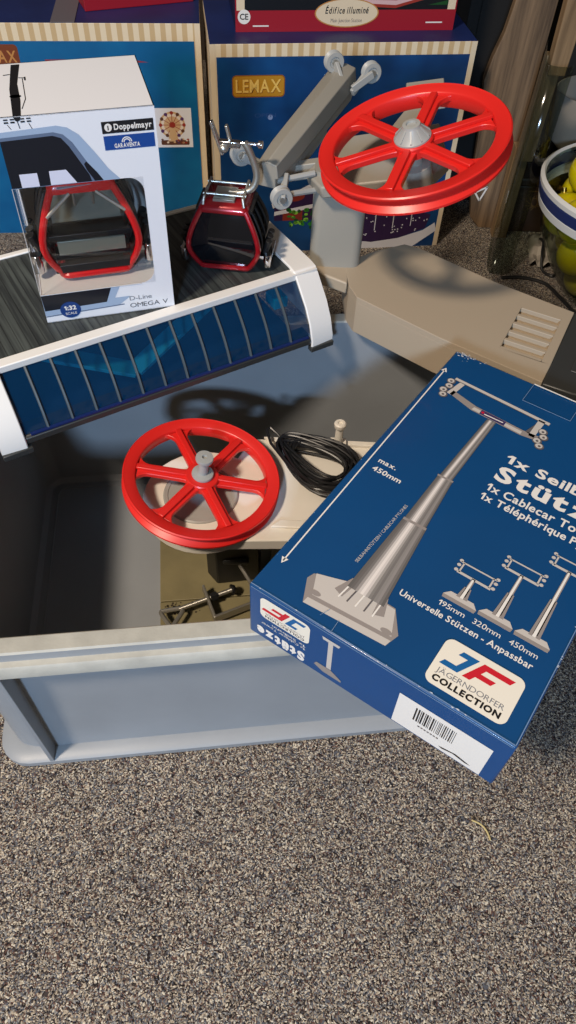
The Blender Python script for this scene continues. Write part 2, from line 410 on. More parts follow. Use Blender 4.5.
# ------------------------------------------------------------------ lower cableway station (return wheel)
st = thing('cableway_return_station', 'white model cableway return station with a flat red wheel, lying inside the crate', 'model cable car station', frame((-.0865, .4901, .0660)) @ Matrix.Scale(.93, 4))
Z0 = .0145
def loc(x, y, z): return (x + .093, y - .527, z - Z0)
b = B()
pts = []
for k in range(25):
    a = math.radians(62 + (298 - 62) * k / 24); pts.append((.068 * math.cos(a), .068 * math.sin(a)))
pts += [(.31, -.040), (.31, .093), (.045, .093)]
b.prism(pts, .094, .110, cream)
b.build('base_deck', st, bevel=.0015)
b = B()
b.prism([(.07, .086), (.31, .086), (.31, .093), (.06, .093)], .1099, .1145, cream)
b.prism([(.075, -.040), (.31, -.040), (.31, -.030), (.085, -.030)], .1099, .1135, cream)
b.build('deck_edge', st, bevel=.001)
b = B(); b.lathe([(.0001, .1115), (.036, .1115), (.0365, .1125), (.040, .1128), (.0415, .1115), (.0415, .1099)], grey, Matrix.Translation((-.004, .002, 0)), 56); b.build('turntable_disc', st)
NL = (.142, -.0267, 1); ML = nframe(loc(-.0952, .5335, .1464), NL, 59.)
wheel(st, ML)
b = B(); b.lathe([(.0001, -.034), (.006, -.034), (.006, .006), (.0115, .0065), (.012, .008), (.0115, .010), (.0058, .011), (.0052, .030), (.0092, .031), (.0097, .033), (.0092, .0355), (.0028, .0358), (.0022, .033), (.0001, .033)], grey, ML, 36)
b.build('axle_post', st)
# thumb screw standing on the rear edge of the deck
b = B(); T = Matrix.Translation(loc(.0545, .612, .1285))
b.box(-.009, .009, -.004, .006, 0, .006, cream, T)
b.tube([(0, 0, .004), (0, 0, .030)], [.0052, .0042], cream, T, 16); b.lathe([(.0001, .028), (.0062, .029), (.007, .031), (.007, .035), (.0055, .0365), (.003, .0365), (.0028, .035), (.0001, .035)], cream, T, 14)
b.build('thumb_screw', st, angle=25)
ZB = -.0550
b = B(); b.prism([(-.006, .010), (.008, -.006), (.060, .004), (.060, .060), (-.006, .060)], ZB, .0935, black)
b.box(.016, .048, -.006, .010, -.012, -.004, dgrey)
b.build('motor_block', st, bevel=.002)
b = B(); b.box(.075, .12, .0, .055, ZB, .0935, black); b.build('battery_block', st, bevel=.002)
b = B(); b.box(.225, .30, -.025, .06, ZB, .0935, black); b.build('support_block', st, bevel=.002)
b = B(); b.box(-.05, .0, .0, .04, 0.062, .0935, black); b.build('gear_housing', st, bevel=.002)

# black cord
b = B(); path = []; turns = 26; zc = .1745
for k in range(turns * 26 + 1):
    t = k / 26; a = 2 * PI * t; i = t
    ra = .0415 + .009 * math.sin(i * 2.3) + .002 * math.sin(5 * i); rb = .0235 + .0080 * math.sin(i * 1.7 + 1)
    ang = math.radians(-36 + 6 * math.sin(i * .9)); x = ra * math.cos(a); y = rb * math.sin(a) * (1 + .35 * math.cos(a))
    lay = .0075 + .0085 * (.5 + .5 * math.sin(i * 1.31 + a * .12)) + .003 * math.sin(a + i)
    path.append((.029 + x * math.cos(ang) - y * math.sin(ang), .534 + x * math.sin(ang) + y * math.cos(ang), zc - .004 + lay))
cordm = mat('black_rubber_cord', (20, 20, 22), .38)
b.tube(path, .0015, cordm, seg=7)
b.tube([(-.002, .556, .1765), (-.016, .574, .180), (-.024, .580, .183), (-.0275, .5755, .183), (-.022, .560, .179), (-.006, .538, .176)], .0016, cordm, seg=7)
tag(b.build('cord_coil', None), 'coiled black cord on the white deck beside the lower red wheel', 'cord')

# clamps
def bolt_path(a, b_, n=30):
    return [Vector(a).lerp(Vector(b_), i / n) for i in range(n + 1)]
clampm = mat('clamp_steel', (160, 156, 146), .38, metal=.7)
cl = thing('table_clamp', 'steel screw clamp with a triangular handle on the olive board in the crate', 'clamp', frame((-.09, .445, .0145)))
def lc(x, y, z): return (x + .09, y - .445, z - .0145)
b = B(); P = [lc(-.0590, .4685, .030), lc(-.1170, .4385, .030)]
n = 110; path = bolt_path(P[0], P[1], n); b.tube(path, [.0026 + (.0002 if i % 2 else 0) for i in range(n + 1)], clampm, seg=10); b.build('screw_rod', cl)
b = B(); b.tube(smooth([lc(-.1150, .4395, .030), lc(-.1200, .4385, .030), lc(-.1345, .4345, .030), lc(-.1362, .4310, .030), lc(-.1245, .4165, .030), lc(-.1215, .4162, .030), lc(-.1135, .4340, .030), lc(-.1135, .4380, .030)], 4), .0026, clampm, seg=10, closed=True); b.build('clamp_handle', cl)
b = B(); d = (Vector(P[0]) - Vector(P[1])).normalized()
Mp = axis(P[0], d.cross(Vector((0, 0, 1))), Vector((0, 0, 1))); b.lathe([(.0001, -.003), (.004, -.003), (.0062, 0), (.0062, .002), (.0001, .002)], black, Mp, 20); b.build('clamp_pad', cl)
b = B()
b.bar(lc(-.0935, .4690, .030), lc(-.0755, .4290, .027), .0030, .012, clampm); b.bar(lc(-.0765, .4295, .027), lc(-.018, .4620, .024), .0030, .012, clampm); b.bar(lc(-.018, .4610, .024), lc(-.0235, .480, .028), .0030, .012, clampm)
b.build('clamp_frame', cl, smooth=False, bevel=.0007)
b = B(); Mn = axis(lc(-.0800, .4577, .030), d.cross(Vector((0, 0, 1))), Vector((0, 0, 1))); b.lathe([(.0001, -.004), (.0052, -.004), (.0052, .004), (.0001, .004)], black, Mn, 6); b.build('clamp_nut', cl, smooth=False)
b = B(); b.tube(smooth([(-.0515, .479, .064), (-.0450, .471, .060), (-.0370, .4620, .052), (-.0300, .4535, .040), (-.0270, .4500, .0165)], 5), .0022, clampm, seg=10); b.tube([(-.0270, .4500, .0165), (.010, .4420, .0165)], .0022, clampm, seg=10)
tag(b.build('bent_steel_rod', None), 'thin bent steel rod leaning behind the clamp, below the corner of the blue box', 'rod')

# ------------------------------------------------------------------ station hood
AH = 32.8; MH = frame((-.2655, .4615, .2402), AH)
hood = thing('station_roof_hood', 'large model cable car station roof with a row of blue windows, across the crate corner', 'model cable car station', MH)
LX = .3615
def deck_mat():
    M = bpy.data.materials.new('dark_grooved_deck'); M.use_nodes = True; nt = M.node_tree; bb = nt.nodes['Principled BSDF']; N = nt.nodes.new; L = nt.links.new
    tc = N('ShaderNodeTexCoord'); mp = N('ShaderNodeMapping'); mp.inputs['Scale'].default_value = (1, .04, 1); L(tc.outputs['Object'], mp.inputs['Vector'])
    nz = N('ShaderNodeTexNoise'); nz.inputs['Scale'].default_value = 260; nz.inputs['Detail'].default_value = 4; L(mp.outputs[0], nz.inputs['Vector'])
    r = N('ShaderNodeValToRGB'); r.color_ramp.elements[0].position = .35; r.color_ramp.elements[1].position = .7; r.color_ramp.elements[0].color = srgb((40, 44, 45)); r.color_ramp.elements[1].color = srgb((76, 82, 80))
    L(nz.outputs['Fac'], r.inputs[0]); sp = N('ShaderNodeSeparateXYZ'); L(tc.outputs['Object'], sp.inputs[0])
    m1 = N('ShaderNodeMath'); m1.operation = 'MULTIPLY'; m1.inputs[1].default_value = 1 / .0075; L(sp.outputs[0], m1.inputs[0]); m2 = N('ShaderNodeMath'); m2.operation = 'FRACT'; L(m1.outputs[0], m2.inputs[0])
    m3 = N('ShaderNodeMath'); m3.operation = 'GREATER_THAN'; m3.inputs[1].default_value = .12; L(m2.outputs[0], m3.inputs[0])
    mr = N('ShaderNodeMapRange'); mr.inputs['To Min'].default_value = .45; mr.inputs['To Max'].default_value = 1; L(m3.outputs[0], mr.inputs['Value'])
    mm = N('ShaderNodeMixRGB'); mm.blend_type = 'MULTIPLY'; mm.inputs[0].default_value = 1; L(r.outputs[0], mm.inputs[1]); L(mr.outputs[0], mm.inputs[2]); L(mm.outputs[0], bb.inputs['Base Color'])
    bb.inputs['Roughness'].default_value = .5
    bp = N('ShaderNodeBump'); bp.inputs['Distance'].default_value = .0008; bp.inputs['Strength'].default_value = .6; L(m3.outputs[0], bp.inputs['Height']); L(bp.outputs[0], bb.inputs['Normal']); return M
deckm = deck_mat()
def fac(t):           # facade profile, t 0 bottom .. 1 top
    y = .003 + .036 * t - .0045 * math.sin(PI * t); z = .0175 + .0475 * t; return y, z
tint = bpy.data.materials.new('blue_tinted_window'); tint.use_nodes = True
nt = tint.node_tree; bb = nt.nodes['Principled BSDF']
bb.inputs['Base Color'].default_value = srgb((3, 56, 96)); bb.inputs['Roughness'].default_value = .12; bb.inputs['Transmission Weight'].default_value = 0; bb.inputs['Alpha'].default_value = .36
mull = mat('mullion_grey', (66, 76, 82), .45)
NP = 13; xs0, xs1 = .0235, LX - .0265
for k in range(NP):
    xa = xs0 + (xs1 - xs0) * k / NP; xb = xs0 + (xs1 - xs0) * (k + 1) / NP; b = B(); n = 8
    vs = []
    for i in range(n + 1):
        y, z = fac(i / n); vs += [(xa, y, z), (xb, y, z), (xa, y + .0012, z - .0008), (xb, y + .0012, z - .0008)]
    fs = []
    for i in range(n): q = 4 * i; fs += [(q, q + 1, q + 5, q + 4), (q + 3, q + 2, q + 6, q + 7)]
    b.add(vs, fs, tint); b.build('window_pane', hood)
for k in range(1, NP):
    xa = xs0 + (xs1 - xs0) * k / NP; b = B(); b.tube([(xa,) + (fac(i / 8)[0] - .0004, fac(i / 8)[1] + .0003) for i in range(9)], .0015, mull, seg=6); b.build('window_mullion', hood)
# trim along the roof edges, base strip, rear wall
b = B(); b.box(.0, LX, .037, .049, .0645, .0718, white); b.build('front_trim', hood, bevel=.001)
b = B(); b.box(.012, LX - .012, .205, .212, .0645, .0722, white); b.build('rear_trim', hood, bevel=.001)
b = B(); b.box(.012, LX - .026, .049, .205, .066, .0705, deckm); b.build('roof_deck', hood, smooth=False)
b = B(); b.prism([(.000, .0085), (-.0005, .0150), (.002, .0172), (.012, .0172), (.012, .0085)], .0245, LX - .0275, dgrey, Matrix(((0, 0, 1, 0), (1, 0, 0, 0), (0, 1, 0, 0), (0, 0, 0, 1)))); b.build('base_strip', hood, bevel=.0006)
b = B(); b.box(.03, LX - .03, -.0002, .0030, .0170, .0186, mat('navy_line', (16, 36, 90), .4)); b.build('navy_line', hood, smooth=False)
b = B(); b.box(.012, LX - .03, .212, .216, .02, .066, dgrey); b.build('rear_wall', hood, smooth=False)
# interior: blue tray, with cyan bars added to mimic diagonal light in the windows
light_streak = mat('cyan_light_streak', (24, 176, 224), .5)
b = B(); b.bar((.05, .075, .058), (.15, .040, .018), .022, .004, light_streak); b.bar((.15, .040, .018), (.26, .075, .05), .020, .004, light_streak); b.bar((.312, .050, .040), (.328, .050, .040), .02, .012, light_streak); b.box(.03, LX - .03, .03, .20, .002, .004, mat('inner_blue', (8, 52, 92), .5)); b.build('tray_and_light_streaks', hood, smooth=False, bevel=.0005)
b = B(); b.box(.02, LX - .02, .016, .030, 0, .009, dgrey); b.box(.02, LX - .02, .190, .204, 0, .02, dgrey); b.build('plinth', hood, smooth=False)
# white end caps: solid shells following the section
def cap(name, xa, xb, inward, label=None):
    sec = [(-.002, .0), (-.0025, .012), (.004, .030), (.014, .046), (.034, .0675), (.040, .0735), (.050, .0745), (.207, .0745), (.216, .068), (.219, .0)]
    n = len(sec); b = B(); xo = xb if inward < 0 else xa
    th = .0022
    cyc, czc = .12, .02
    rings = []
    for x in (xa, xb):
        k = 1 if x != xo else .985
        rings.append([(x, cyc + (y - cyc) * k, czc + (z - czc) * (k if z > .012 else 1)) for y, z in sec])
    inner = [[(x, cyc + (y - cyc) * .975, max(0, czc + (z - czc) * .94)) for (x, y, z) in r] for r in rings]
    vs = rings[0] + rings[1] + inner[0] + inner[1]; fs = []
    for i in range(n - 1):
        fs += [(i, i + 1, n + i + 1, n + i), (2 * n + i, 3 * n + i, 3 * n + i + 1, 2 * n + i + 1), (i, 2 * n + i, 2 * n + i + 1, i + 1), (n + i, n + i + 1, 3 * n + i + 1, 3 * n + i)]
    b.add(vs, fs, white)
    # closing side plate
    pl = rings[0] if xo == xa else rings[1]
    b.add([(xo, p[1], p[2]) for p in pl], [tuple(range(n))], white)
    return b.build(name, hood, bevel=.0012, angle=30)
cap('end_cap', 0, .0240, 1)
o = cap('end_cap', LX - .0270, LX, -1)
for xa in (0., LX - .028):
    b = B(); b.box(xa, xa + .028, -.0038, .004, 0, .006, dgrey); b.build('cap_foot', hood, bevel=.0006)

# ------------------------------------------------------------------ model gondola cabins
def gondola(root, glass, redm, S=1.0, open_front=False, hanger=True, seats=False):
    """cabin: base at z=0, front towards -y"""
    def sec(t):   # t 0..1 height .006..070 -> half width, half depth, z
        z = .005 + .064 * t
        hx = .0235 + .0115 * math.sin(PI * min(1, (t * .5 / .42)) if t < .42 else PI * (.5 + .5 * (t - .42) / .58)) if 0 else None
        if t < .42: hx = .0255 + .0105 * math.sin(PI / 2 * t / .42); hy = .0245 + .0060 * math.sin(PI / 2 * t / .42)
        else:
            u = (t - .42) / .58; hx = .036 - .0135 * u ** 1.5; hy = .0305 - .0075 * u ** 1.6
        return hx * S, hy * S, z * S
    n = 10
    b = B(); rings = [rring(-sec(i / n)[0] + .0018, sec(i / n)[0] - .0018, -sec(i / n)[1] + .0018, sec(i / n)[1] - .0018, .005 * S, sec(i / n)[2], 3) for i in range(n + 1)]
    b.loft(rings, glass, cap0=False, cap1=False); b.build('cabin_glass', root)
    for sx in (-1, 1):
        for sy in (-1, 1):
            b = B(); path = [(sx * (sec(i / n)[0] - .0022 * S), sy * (sec(i / n)[1] - .0022 * S), sec(i / n)[2]) for i in range(n + 1)]
            b.tube(path, .0026 * S, redm if sy < 0 else black, seg=10); b.build('corner_post', root)
    hx, hy, z = sec(0); b = B(); b.tube(rring(-hx + .001, hx - .001, -hy + .001, hy - .001, .005 * S, z, 4), .0030 * S, redm, closed=True)
    b.loft([rring(-hx + .002, hx - .002, -hy + .002, hy - .002, .004 * S, .002 * S, 3), rring(-hx + .001, hx - .001, -hy + .001, hy - .001, .005 * S, z, 3)], black)
    b.build('sill', root)
    hx, hy, z = sec(1); b = B()
    b.loft([rring(-hx - .001, hx + .001, -hy - .001, hy + .001, .005 * S, z - .003 * S, 4), rring(-hx - .001, hx + .001, -hy - .001, hy + .001, .005 * S, z + .001 * S, 4), rring(-hx + .004, hx - .004, -hy + .004, hy - .004, .005 * S, z + .0065 * S, 4)], redm)
    rf = b.build('cabin_roof', root, angle=60)
    zr = z + .0065 * S
    b = B()
    for sx in (-1, 1): b.tube([(sx * hx * .85, -hy * .9, zr - .003 * S), (sx * hx * .8, -hy * .8, zr + .004 * S), (sx * hx * .8, hy * .8, zr + .004 * S), (sx * hx * .85, hy * .9, zr - .003 * S)], .0014 * S, metal)
    for y in (-.5, .5): b.tube([(-hx * .9, y * hy, zr + .004 * S), (hx * .9, y * hy, zr + .004 * S)], .0014 * S, metal)
    b.box(-hx * .45, hx * .45, -hy * .8, hy * .3, zr - .001 * S, zr + .0025 * S, metal)
    b.build('roof_rack', rf, bevel=.0004)
    # sliding doors on both sides and ski holders
    for sx in (1, -1):
        b = B()
        for y in (-.45, 0.02, .5):
            b.tube([(sx * (sec(i / n)[0] - .0004), y * sec(i / n)[1] * 1.1, sec(i / n)[2]) for i in range(1, n)], .0013 * S, black, seg=8)
        b.box(*sorted((sx * (hx - .001), sx * (hx + .004))), -hy * .8, hy * .8, z - .004 * S, z - .001 * S, black)
        b.build('sliding_door', root)
        b = B()
        for y in (-.010, .0, .010):
            b.tube([(sx * .0375 * S, y * S, .018 * S), (sx * .042 * S, (y - .002) * S, .033 * S)], .0032 * S, black, seg=10)
        b.box(*sorted((sx * .033 * S, sx * .045 * S)), -.016 * S, .016 * S, .013 * S, .017 * S, chrome)
        b.tube([(sx * .041 * S, -.0165 * S, .006 * S), (sx * .041 * S, -.0165 * S, .020 * S)], .004 * S, chrome, seg=12)
        b.build('ski_holder', root, bevel=.0003)
    for sx in (-1, 1):
        for sy in (-1, 1):
            b = B(); b.disc(.0022 * S, -.0000, .0025 * S, cream, Matrix.Translation((sx * .02 * S, sy * .019 * S, 0)), 12); b.build('foot', root)
    if seats:
        silver = mat('silver_bench', (176, 176, 160), .35, metal=.4)
        for q in (-1, 1):
            b = B(); b.box(-.027 * S, .027 * S, *sorted((q * .008 * S, q * .022 * S)), .016 * S, .020 * S, black)
            b.box(-.026 * S, .026 * S, *sorted((q * .020 * S, q * .024 * S)), .022 * S, .044 * S, silver if q > 0 else black) if q > 0 else b.box(-.024 * S, .024 * S, -.0245 * S, -.0225 * S, .0215 * S, .032 * S, silver)
            b.box(-.029 * S, .029 * S, *sorted((q * .0215 * S, q * .026 * S)), .0335 * S, .0375 * S, black)
            b.box(-.029 * S, .029 * S, *sorted((q * .0215 * S, q * .026 * S)), .008 * S, .014 * S, black)
            b.build('bench', root, bevel=.0005)
        b = B()
        for zz in (.047, .058): b.box(-.029 * S, .029 * S, .0235 * S, .0265 * S, zz * S, (zz + .004) * S, black)
        b.build('rear_rail', root, bevel=.0004)
    if hanger:
        b = B(); b.tube(smooth([(.002, .0, zr + .001), (.014, .0, zr + .001), (.0235, .001, zr + .006), (.0275, .003, zr + .016), (.0260, .004, zr + .028), (.0200, .004, zr + .044), (.0165, .004, zr + .050)], 4), .0033, metal, seg=12)
        ha = b.build('hanger_arm', root)
        b = B(); z2 = zr + .0485
        b.box(-.007, .013, .000, .006, z2 - .003, z2 + .003, chrome); b.tube([(.010, .004, z2 + .001), (.031, .004, z2 + .001)], .0017, chrome, seg=10); b.tube([(.029, .004, z2 + .001), (.033, .004, z2 + .001)], .0038, chrome, seg=12)
        b.bar((-.013, .003, z2 + .020), (-.003, .001, z2 - .010), .0028, .006, chrome, (0, 1, 0)); b.bar((.0, .006, z2 + .016), (.004, .006, z2 - .002), .0024, .005, metal, (0, 1, 0))
        b.sphere((-.002, .001, z2 - .004), .0045, metal)
        b.build('cable_grip', ha, bevel=.0005)
dark_red = mat('dark_red_metallic', (150, 14, 26), .25, metal=.25, coat=.5)
dglass = mat('dark_tinted_cabin_glass', (14, 15, 20), .06, spec=.7, alpha=.93)
g = thing('model_gondola', 'dark red model gondola with silver hanger, standing on the dark roof', 'model gondola', frame((-.0755, .7015, .3108), -5) @ Matrix.Diagonal((1.05, 1.05, .95, 1)))
gondola(g, dglass, dark_red)

# ------------------------------------------------------------------ gondola carton (white box with clear window)
card = mat('white_card', (222, 224, 230), .42)
card_in = mat('grey_inner_card', (206, 204, 200), .6)
MO = frame((-.237, .575, .3112), 17.7)
ob = thing('gondola_carton', 'white window carton with a red gondola inside, standing on the station roof', 'carton', MO)
OW, OD, OH = .1215, .104, .1865
T = .0008
# front outline with the window cut out:  window polygon (left edge open to the side)
def strip(b, pts, mt, y0=0., y1=T):
    b.prism([(p[0], p[1]) for p in pts], y0, y1, mt, Matrix(((1, 0, 0, 0), (0, 0, 1, 0), (0, 1, 0, 0), (0, 0, 0, 1))))
zb, zt, xr = .030, .131, .106
b = B()
strip(b, [(0, 0), (OW, 0), (OW, zb), (0, zb)], card); strip(b, [(0, zt), (OW, zt), (OW, OH), (0, OH)], card); strip(b, [(xr, zb), (OW, zb), (OW, zt), (xr, zt)], card)
for (qx, qz, sx, sz) in ((xr, zb, -1, 1), (xr, zt, -1, -1)):
    r = .013; pts = [(qx, qz)] + [(qx - r + r * math.cos(a), qz + sz * (r - r * math.sin(a))) for a in [PI / 2 * k / 8 for k in range(9)]]
    # wedge that rounds the window corner
    strip(b, [(qx + .0001, qz)] + [(qx - r + r * math.cos(math.radians(90 * k / 8)), qz + sz * (r - r * math.sin(math.radians(90 * k / 8)))) for k in range(9)], card)
b.box(OW - T, OW, T, OD, 0, OH, card); b.box(0, OW, OD - T, OD, 0, OH, card); b.box(0, OW, 0, OD, 0, T, card); b.box(0, OW, 0, OD, OH - T, OH, card)
b.box(0, T, T, OD, 0, .030, card); b.box(0, T, T, OD, .131, OH, card); b.box(0, T, .052, OD, .030, .131, card)
b.box(T, OW - T, .092, .0925, T, OH - T, card_in); b.box(T, OW - T, T, .092, .0285, .0293, card_in); b.box(T, OW - T, T, .092, .1312, .132, card_in); b.box(xr + .008, xr + .0085, T, .092, .029, .131, card_in)
b.build('carton_body', ob, smooth=False)
film = clear_mat('clear_film', (252, 252, 252), .03, .06)
b = B(); zc = .0
b.box(.0008, xr, -.0004, -.0001, zb, zt, film); b.add([(-.0002, 0, zb), (-.0002, .052, zb), (-.0002, .052, zt), (-.0002, 0, zt)], [(0, 1, 2, 3)], film); b.build('clear_window', ob, smooth=False)
crease = mat('film_edge', (214, 214, 214), .3, alpha=.55)
b = B(); b.tube([(-.0002, .0, zt), (-.0002, .0, zb), (xr - .013, -.0003, zb)], .00045, crease, seg=6); b.tube([(.0012, .052, zb), (.0012, .052, zt)], .0004, crease, seg=6); b.build('window_crease', ob)
# printed front
pm = Matrix(((1, 0, 0, 0), (0, 0, -1, 0), (0, 1, 0, 0), (0, 0, 0, 1)))
p = Print(pm)
lb = mat('print_pale_blue', (150, 170, 196), .4); lb2 = mat('print_grey_blue', (92, 108, 134), .4); pk = mat('print_dark_glass', (18, 22, 32), .3); navy = mat('print_navy', (18, 56, 118), .4)
p.poly([(0, .131), (0, .1755), (.044, .1775), (.052, .1755), (.060, .1695), (.070, .155), (.079, .1405), (.0875, .131)], lb)
p.poly([(0, .1312), (0, .1715), (.041, .1728), (.048, .1705), (.054, .164), (.0625, .148), (.0700, .1375), (.0735, .1312)], lb2, 1)
p.poly([(0, .1315), (0, .1690), (.040, .1702), (.046, .168), (.051, .161), (.058, .147), (.063, .1370), (.064, .1315)], pk, 2)
p.poly([(.0665, .1315), (.0615, .141), (.060, .146), (.062, .148), (.069, .139), (.0735, .1315)], pk, 2)
p.rect(.008, .1315, .022, .1425, mat('print_lavender', (206, 208, 226), .4), 3); p.poly([(.031, .1315), (.0315, .143), (.045, .143), (.052, .1315)], mat('print_lavender', (206, 208, 226), .4), 3)
p.poly([(.0015, .0078), (.069, .0098), (.0795, .0168), (.080, .018), (.066, .018), (.072, .0295), (.060, .0295), (0, .0295), (0, .008)], lb)
p.poly([(.0005, .013), (.058, .0148), (.064, .0295), (.0, .0295)], pk, 1); p.line((.0, .0068), (.074, .0098), .0010, lb2)
p.poly([(.014, .1865), (.014, .186), (.0195, .186), (.0185, .1835), (.0165, .1825), (.0150, .1835)], ink_k)
for x in (.008, .0128, .0203, .025):
    p.rect(x - .0016, .1840, x + .0016, .1850, ink_k); p.rect(x - .0016, .1818, x + .0016, .1830, ink_k)
p.line((.0085, .181), (.0105, .1775), .0005, ink_k); p.line((.0245, .181), (.0262, .1765), .0005, ink_k); p.line((.0165, .1825), (.0172, .1775), .0006, ink_k)
p.rect(.0785, .1680, .1195, .1772, ink_k); p.ell(.0835, .1726, .0029, .0031, ink_w, 1); p.text('i', .0829, .1708, .0034, ink_k, 2, bold=.05)
p.text('Doppelmayr', .0880, .1706, .0044, ink_w, 1, width=.0300, bold=.03)
p.rect(.0787, .1550, .1193, .1662, mat('print_blue', (20, 66, 140), .4))
p.text('GARAVENTA', .0865, .1565, .0032, ink_w, 1, width=.0205, bold=.03)
for r in (.0042, .0028, .0014):
    q = mat('print_blue', (20, 66, 140), .4)
    p.poly([(.0968 + (r) * math.cos(a), .1605 + r * math.sin(a)) for a in [PI * k / 14 for k in range(15)]], ink_w, 1 if r > .004 else 3)
    p.poly([(.0968 + (r - .0008) * math.cos(a), .1605 + (r - .0008) * math.sin(a)) for a in [PI * k / 14 for k in range(15)]], q, 2 if r > .004 else 4)
pd = mat('print_gold', (150, 120, 70), .4)
p.ell(.0235, .0115, .0095, .0088, navy, 3); p.text('1:32', .0235, .0115, .0044, ink_w, 4, bold=.04, center=True); p.text('SCALE', .0235, .0065, .0026, ink_w, 4, center=True)
p.text('D-Line', .0795, .0128, .0046, mat('print_grey', (120, 122, 128), .4), 0, width=.021); p.text('OMEGA V', .0790, .0048, .0048, mat('print_darkgrey', (70, 72, 78), .4), 0, width=.0365)
p.build('front_print', ob)
pt = Print(Matrix(((1, 0, 0, 0), (0, 1, 0, 0), (0, 0, 1, OH), (0, 0, 0, 1))))
pt.poly([(.0140, 0.), (.0200, 0.), (.0210, .028), (.0200, .060), (.0235, .100), (.0165, .100), (.0135, .05)], ink_k)
pt.line((.0215, .072), (.0265, .071), .0012, ink_k); pt.line((.0265, .073), (.0265, .066), .0012, ink_k); pt.line((.0245, .070), (.0250, .030), .0006, ink_k); pt.line((.0250, .030), (.0215, .012), .0006, ink_k)
pt.line((.015, .080), (.0095, .079), .0013, ink_k); pt.ell(.0175, .036, .0045, .003, ink_k)
pt.build('top_print', ob)
br_red = mat('bright_red_cabin', (206, 22, 28), .25, coat=.4)
fg = clear_mat('clear_cabin_glass', (225, 228, 230), .05, .05)
MG = MO @ Matrix.Translation((.0545, .049, .0296))
g2 = thing('model_gondola', 'bright red model gondola with silver benches inside the window of the white carton', 'model gondola', MG)
gondola(g2, fg, br_red, S=1.26, hanger=False, seats=True)
b = B(); b.loft([[(-.018, -.030, .0875), (.020, -.026, .0875), (.026, .020, .0885), (-.016, .020, .0885)], [(-.021, -.033, .0895), (.021, -.028, .0895), (.028, .020, .0905), (-.020, .020, .0905)]], mat('pale_blue_plastic', (150, 168, 182), .3))
for sx in (-.008, .008): b.tube([(sx, -.025, .070), (sx, -.024, .089)], .0014, metal)
b.build('roof_plate', g2, bevel=.0005)
b = B()
for sx in (-1, 1): b.tube([(sx * .034, -.034, .066), (sx * .012, -.030, .083), (sx * .012, .0, .086)], .0016, metal)
b.build('roof_strut', g2)

# ------------------------------------------------------------------ drive station on the rear rim
ds = thing('cableway_drive_station', 'beige model cableway drive station, tilted red wheel on a column, at the crate rear', 'model cable car station', frame((.10, .70, .2402)))
def ld(x, y, z): return (x - .10, y - .70, z - .2402)
def topz(x): return .285
outl = [(.050, .745), (.054, .700), (.062, .680), (.145, .617), (.238, .556), (.293, .672), (.215, .722), (.138, .781), (.120, .789), (.085, .772)]
b = B(); P0 = [ld(x, y, 0)[:2] for x, y in outl]
cxm = sum(p[0] for p in P0) / len(P0); cym = sum(p[1] for p in P0) / len(P0)
slots = []
ex = Vector((.055, .116)).normalized()            # along the right end, towards the back
ax = Vector((-ex.y, ex.x))                        # away from the right end
base = Vector(ld(.238, .556, 0)[:2])
# top deck built with real recessed vents: cover the end strip by bars between the slots
n = len(P0)
b.prism(P0, 0, .0445 - .006, beige)
# deck plate without the vent field
vA = base + ex * .034 + ax * .006; vB = base + ex * .118 + ax * .006; vC = base + ex * .118 + ax * .050; vD = base + ex * .034 + ax * .050
def v2(p): return (p[0], p[1])
endR = Vector(ld(.293, .672, 0)[:2])
pl1 = [P0[0], P0[1], P0[2], P0[3], v2(base), v2(base + ex * .030), v2(base + ex * .030 + ax * .052), v2(base + ex * .112 + ax * .052), P0[6], P0[7], P0[8], P0[9]]
b.prism(pl1, .0380, .0447, beige)
b.prism([v2(base + ex * .030), v2(base + ex * .112), v2(base + ex * .112 + ax * .009), v2(base + ex * .030 + ax * .009)], .038, .0447, beige)
b.prism([v2(base + ex * .112), v2(endR), P0[6], v2(base + ex * .112 + ax * .052), v2(base + ex * .112 + ax * .009)], .038, .0447, beige)
for k in range(6):
    q = .030 + k * (.082 - .0045) / 5
    b.prism([v2(base + ex * q + ax * .009), v2(base + ex * (q + .0045) + ax * .009), v2(base + ex * (q + .0045) + ax * .052), v2(base + ex * q + ax * .052)], .038, .0447, beige)
b.build('arm_housing', ds, smooth=False, bevel=.0006)
# column: rounded slab standing on the arm
b = B(); b.loft([rring(.010, .066, .735, .765, .010, z, 4) for z in (.272, .390)], beige2, Matrix.Translation((-.10, -.70, -.2402))); b.build('column', ds, angle=40)
# foot under the column end of the arm
b = B(); b.prism([ld(*p, 0)[:2] for p in [(.006, .752), (.012, .728), (.052, .705), (.058, .7705), (.02, .775)]], .030, .0445, beige); b.build('column_socket', ds, bevel=.002)
NU = Vector((-.2666, -.1185, 1)).normalized(); MU = nframe(ld(.095, .6743, .4501), NU, 11.)
# platform beneath the wheel, parallel to it
Mb = nframe(ld(.0, 0., 0.), NU)
b = B(); Mpl = nframe(ld(.072, .757, .4035), NU)
b.prism([(-.074, -.012), (-.058, -.042), (.050, -.056), (.068, -.034), (.064, .030), (-.040, .040)], -.013, 0, beige2, Mpl); b.build('platform', ds, bevel=.002)
b = B(); b.prism([(.030, .075), (.072, .070), (.074, .112), (.034, .118)], -.010, 0, grey, Mpl); b.prism([(.0, .02), (.05, .02), (.058, .09), (.040, .09)], -.014, -.004, beige2, Mpl); b.build('rear_plate', ds, bevel=.001)
b = B(); b.lathe([(.0001, -.058), (.016, -.052), (.014, -.020), (.007, -.018), (.007, .004), (.0001, .004)], beige2, MU, 30); b.build('gear_housing', ds)
wheel(ds, MU)
b = B(); b.lathe([(.0001, .006), (.0165, .006), (.0165, .0075), (.0085, .0155), (.0078, .0185), (.0048, .0188), (.0044, .017), (.0001, .017)], grey, MU, 40)
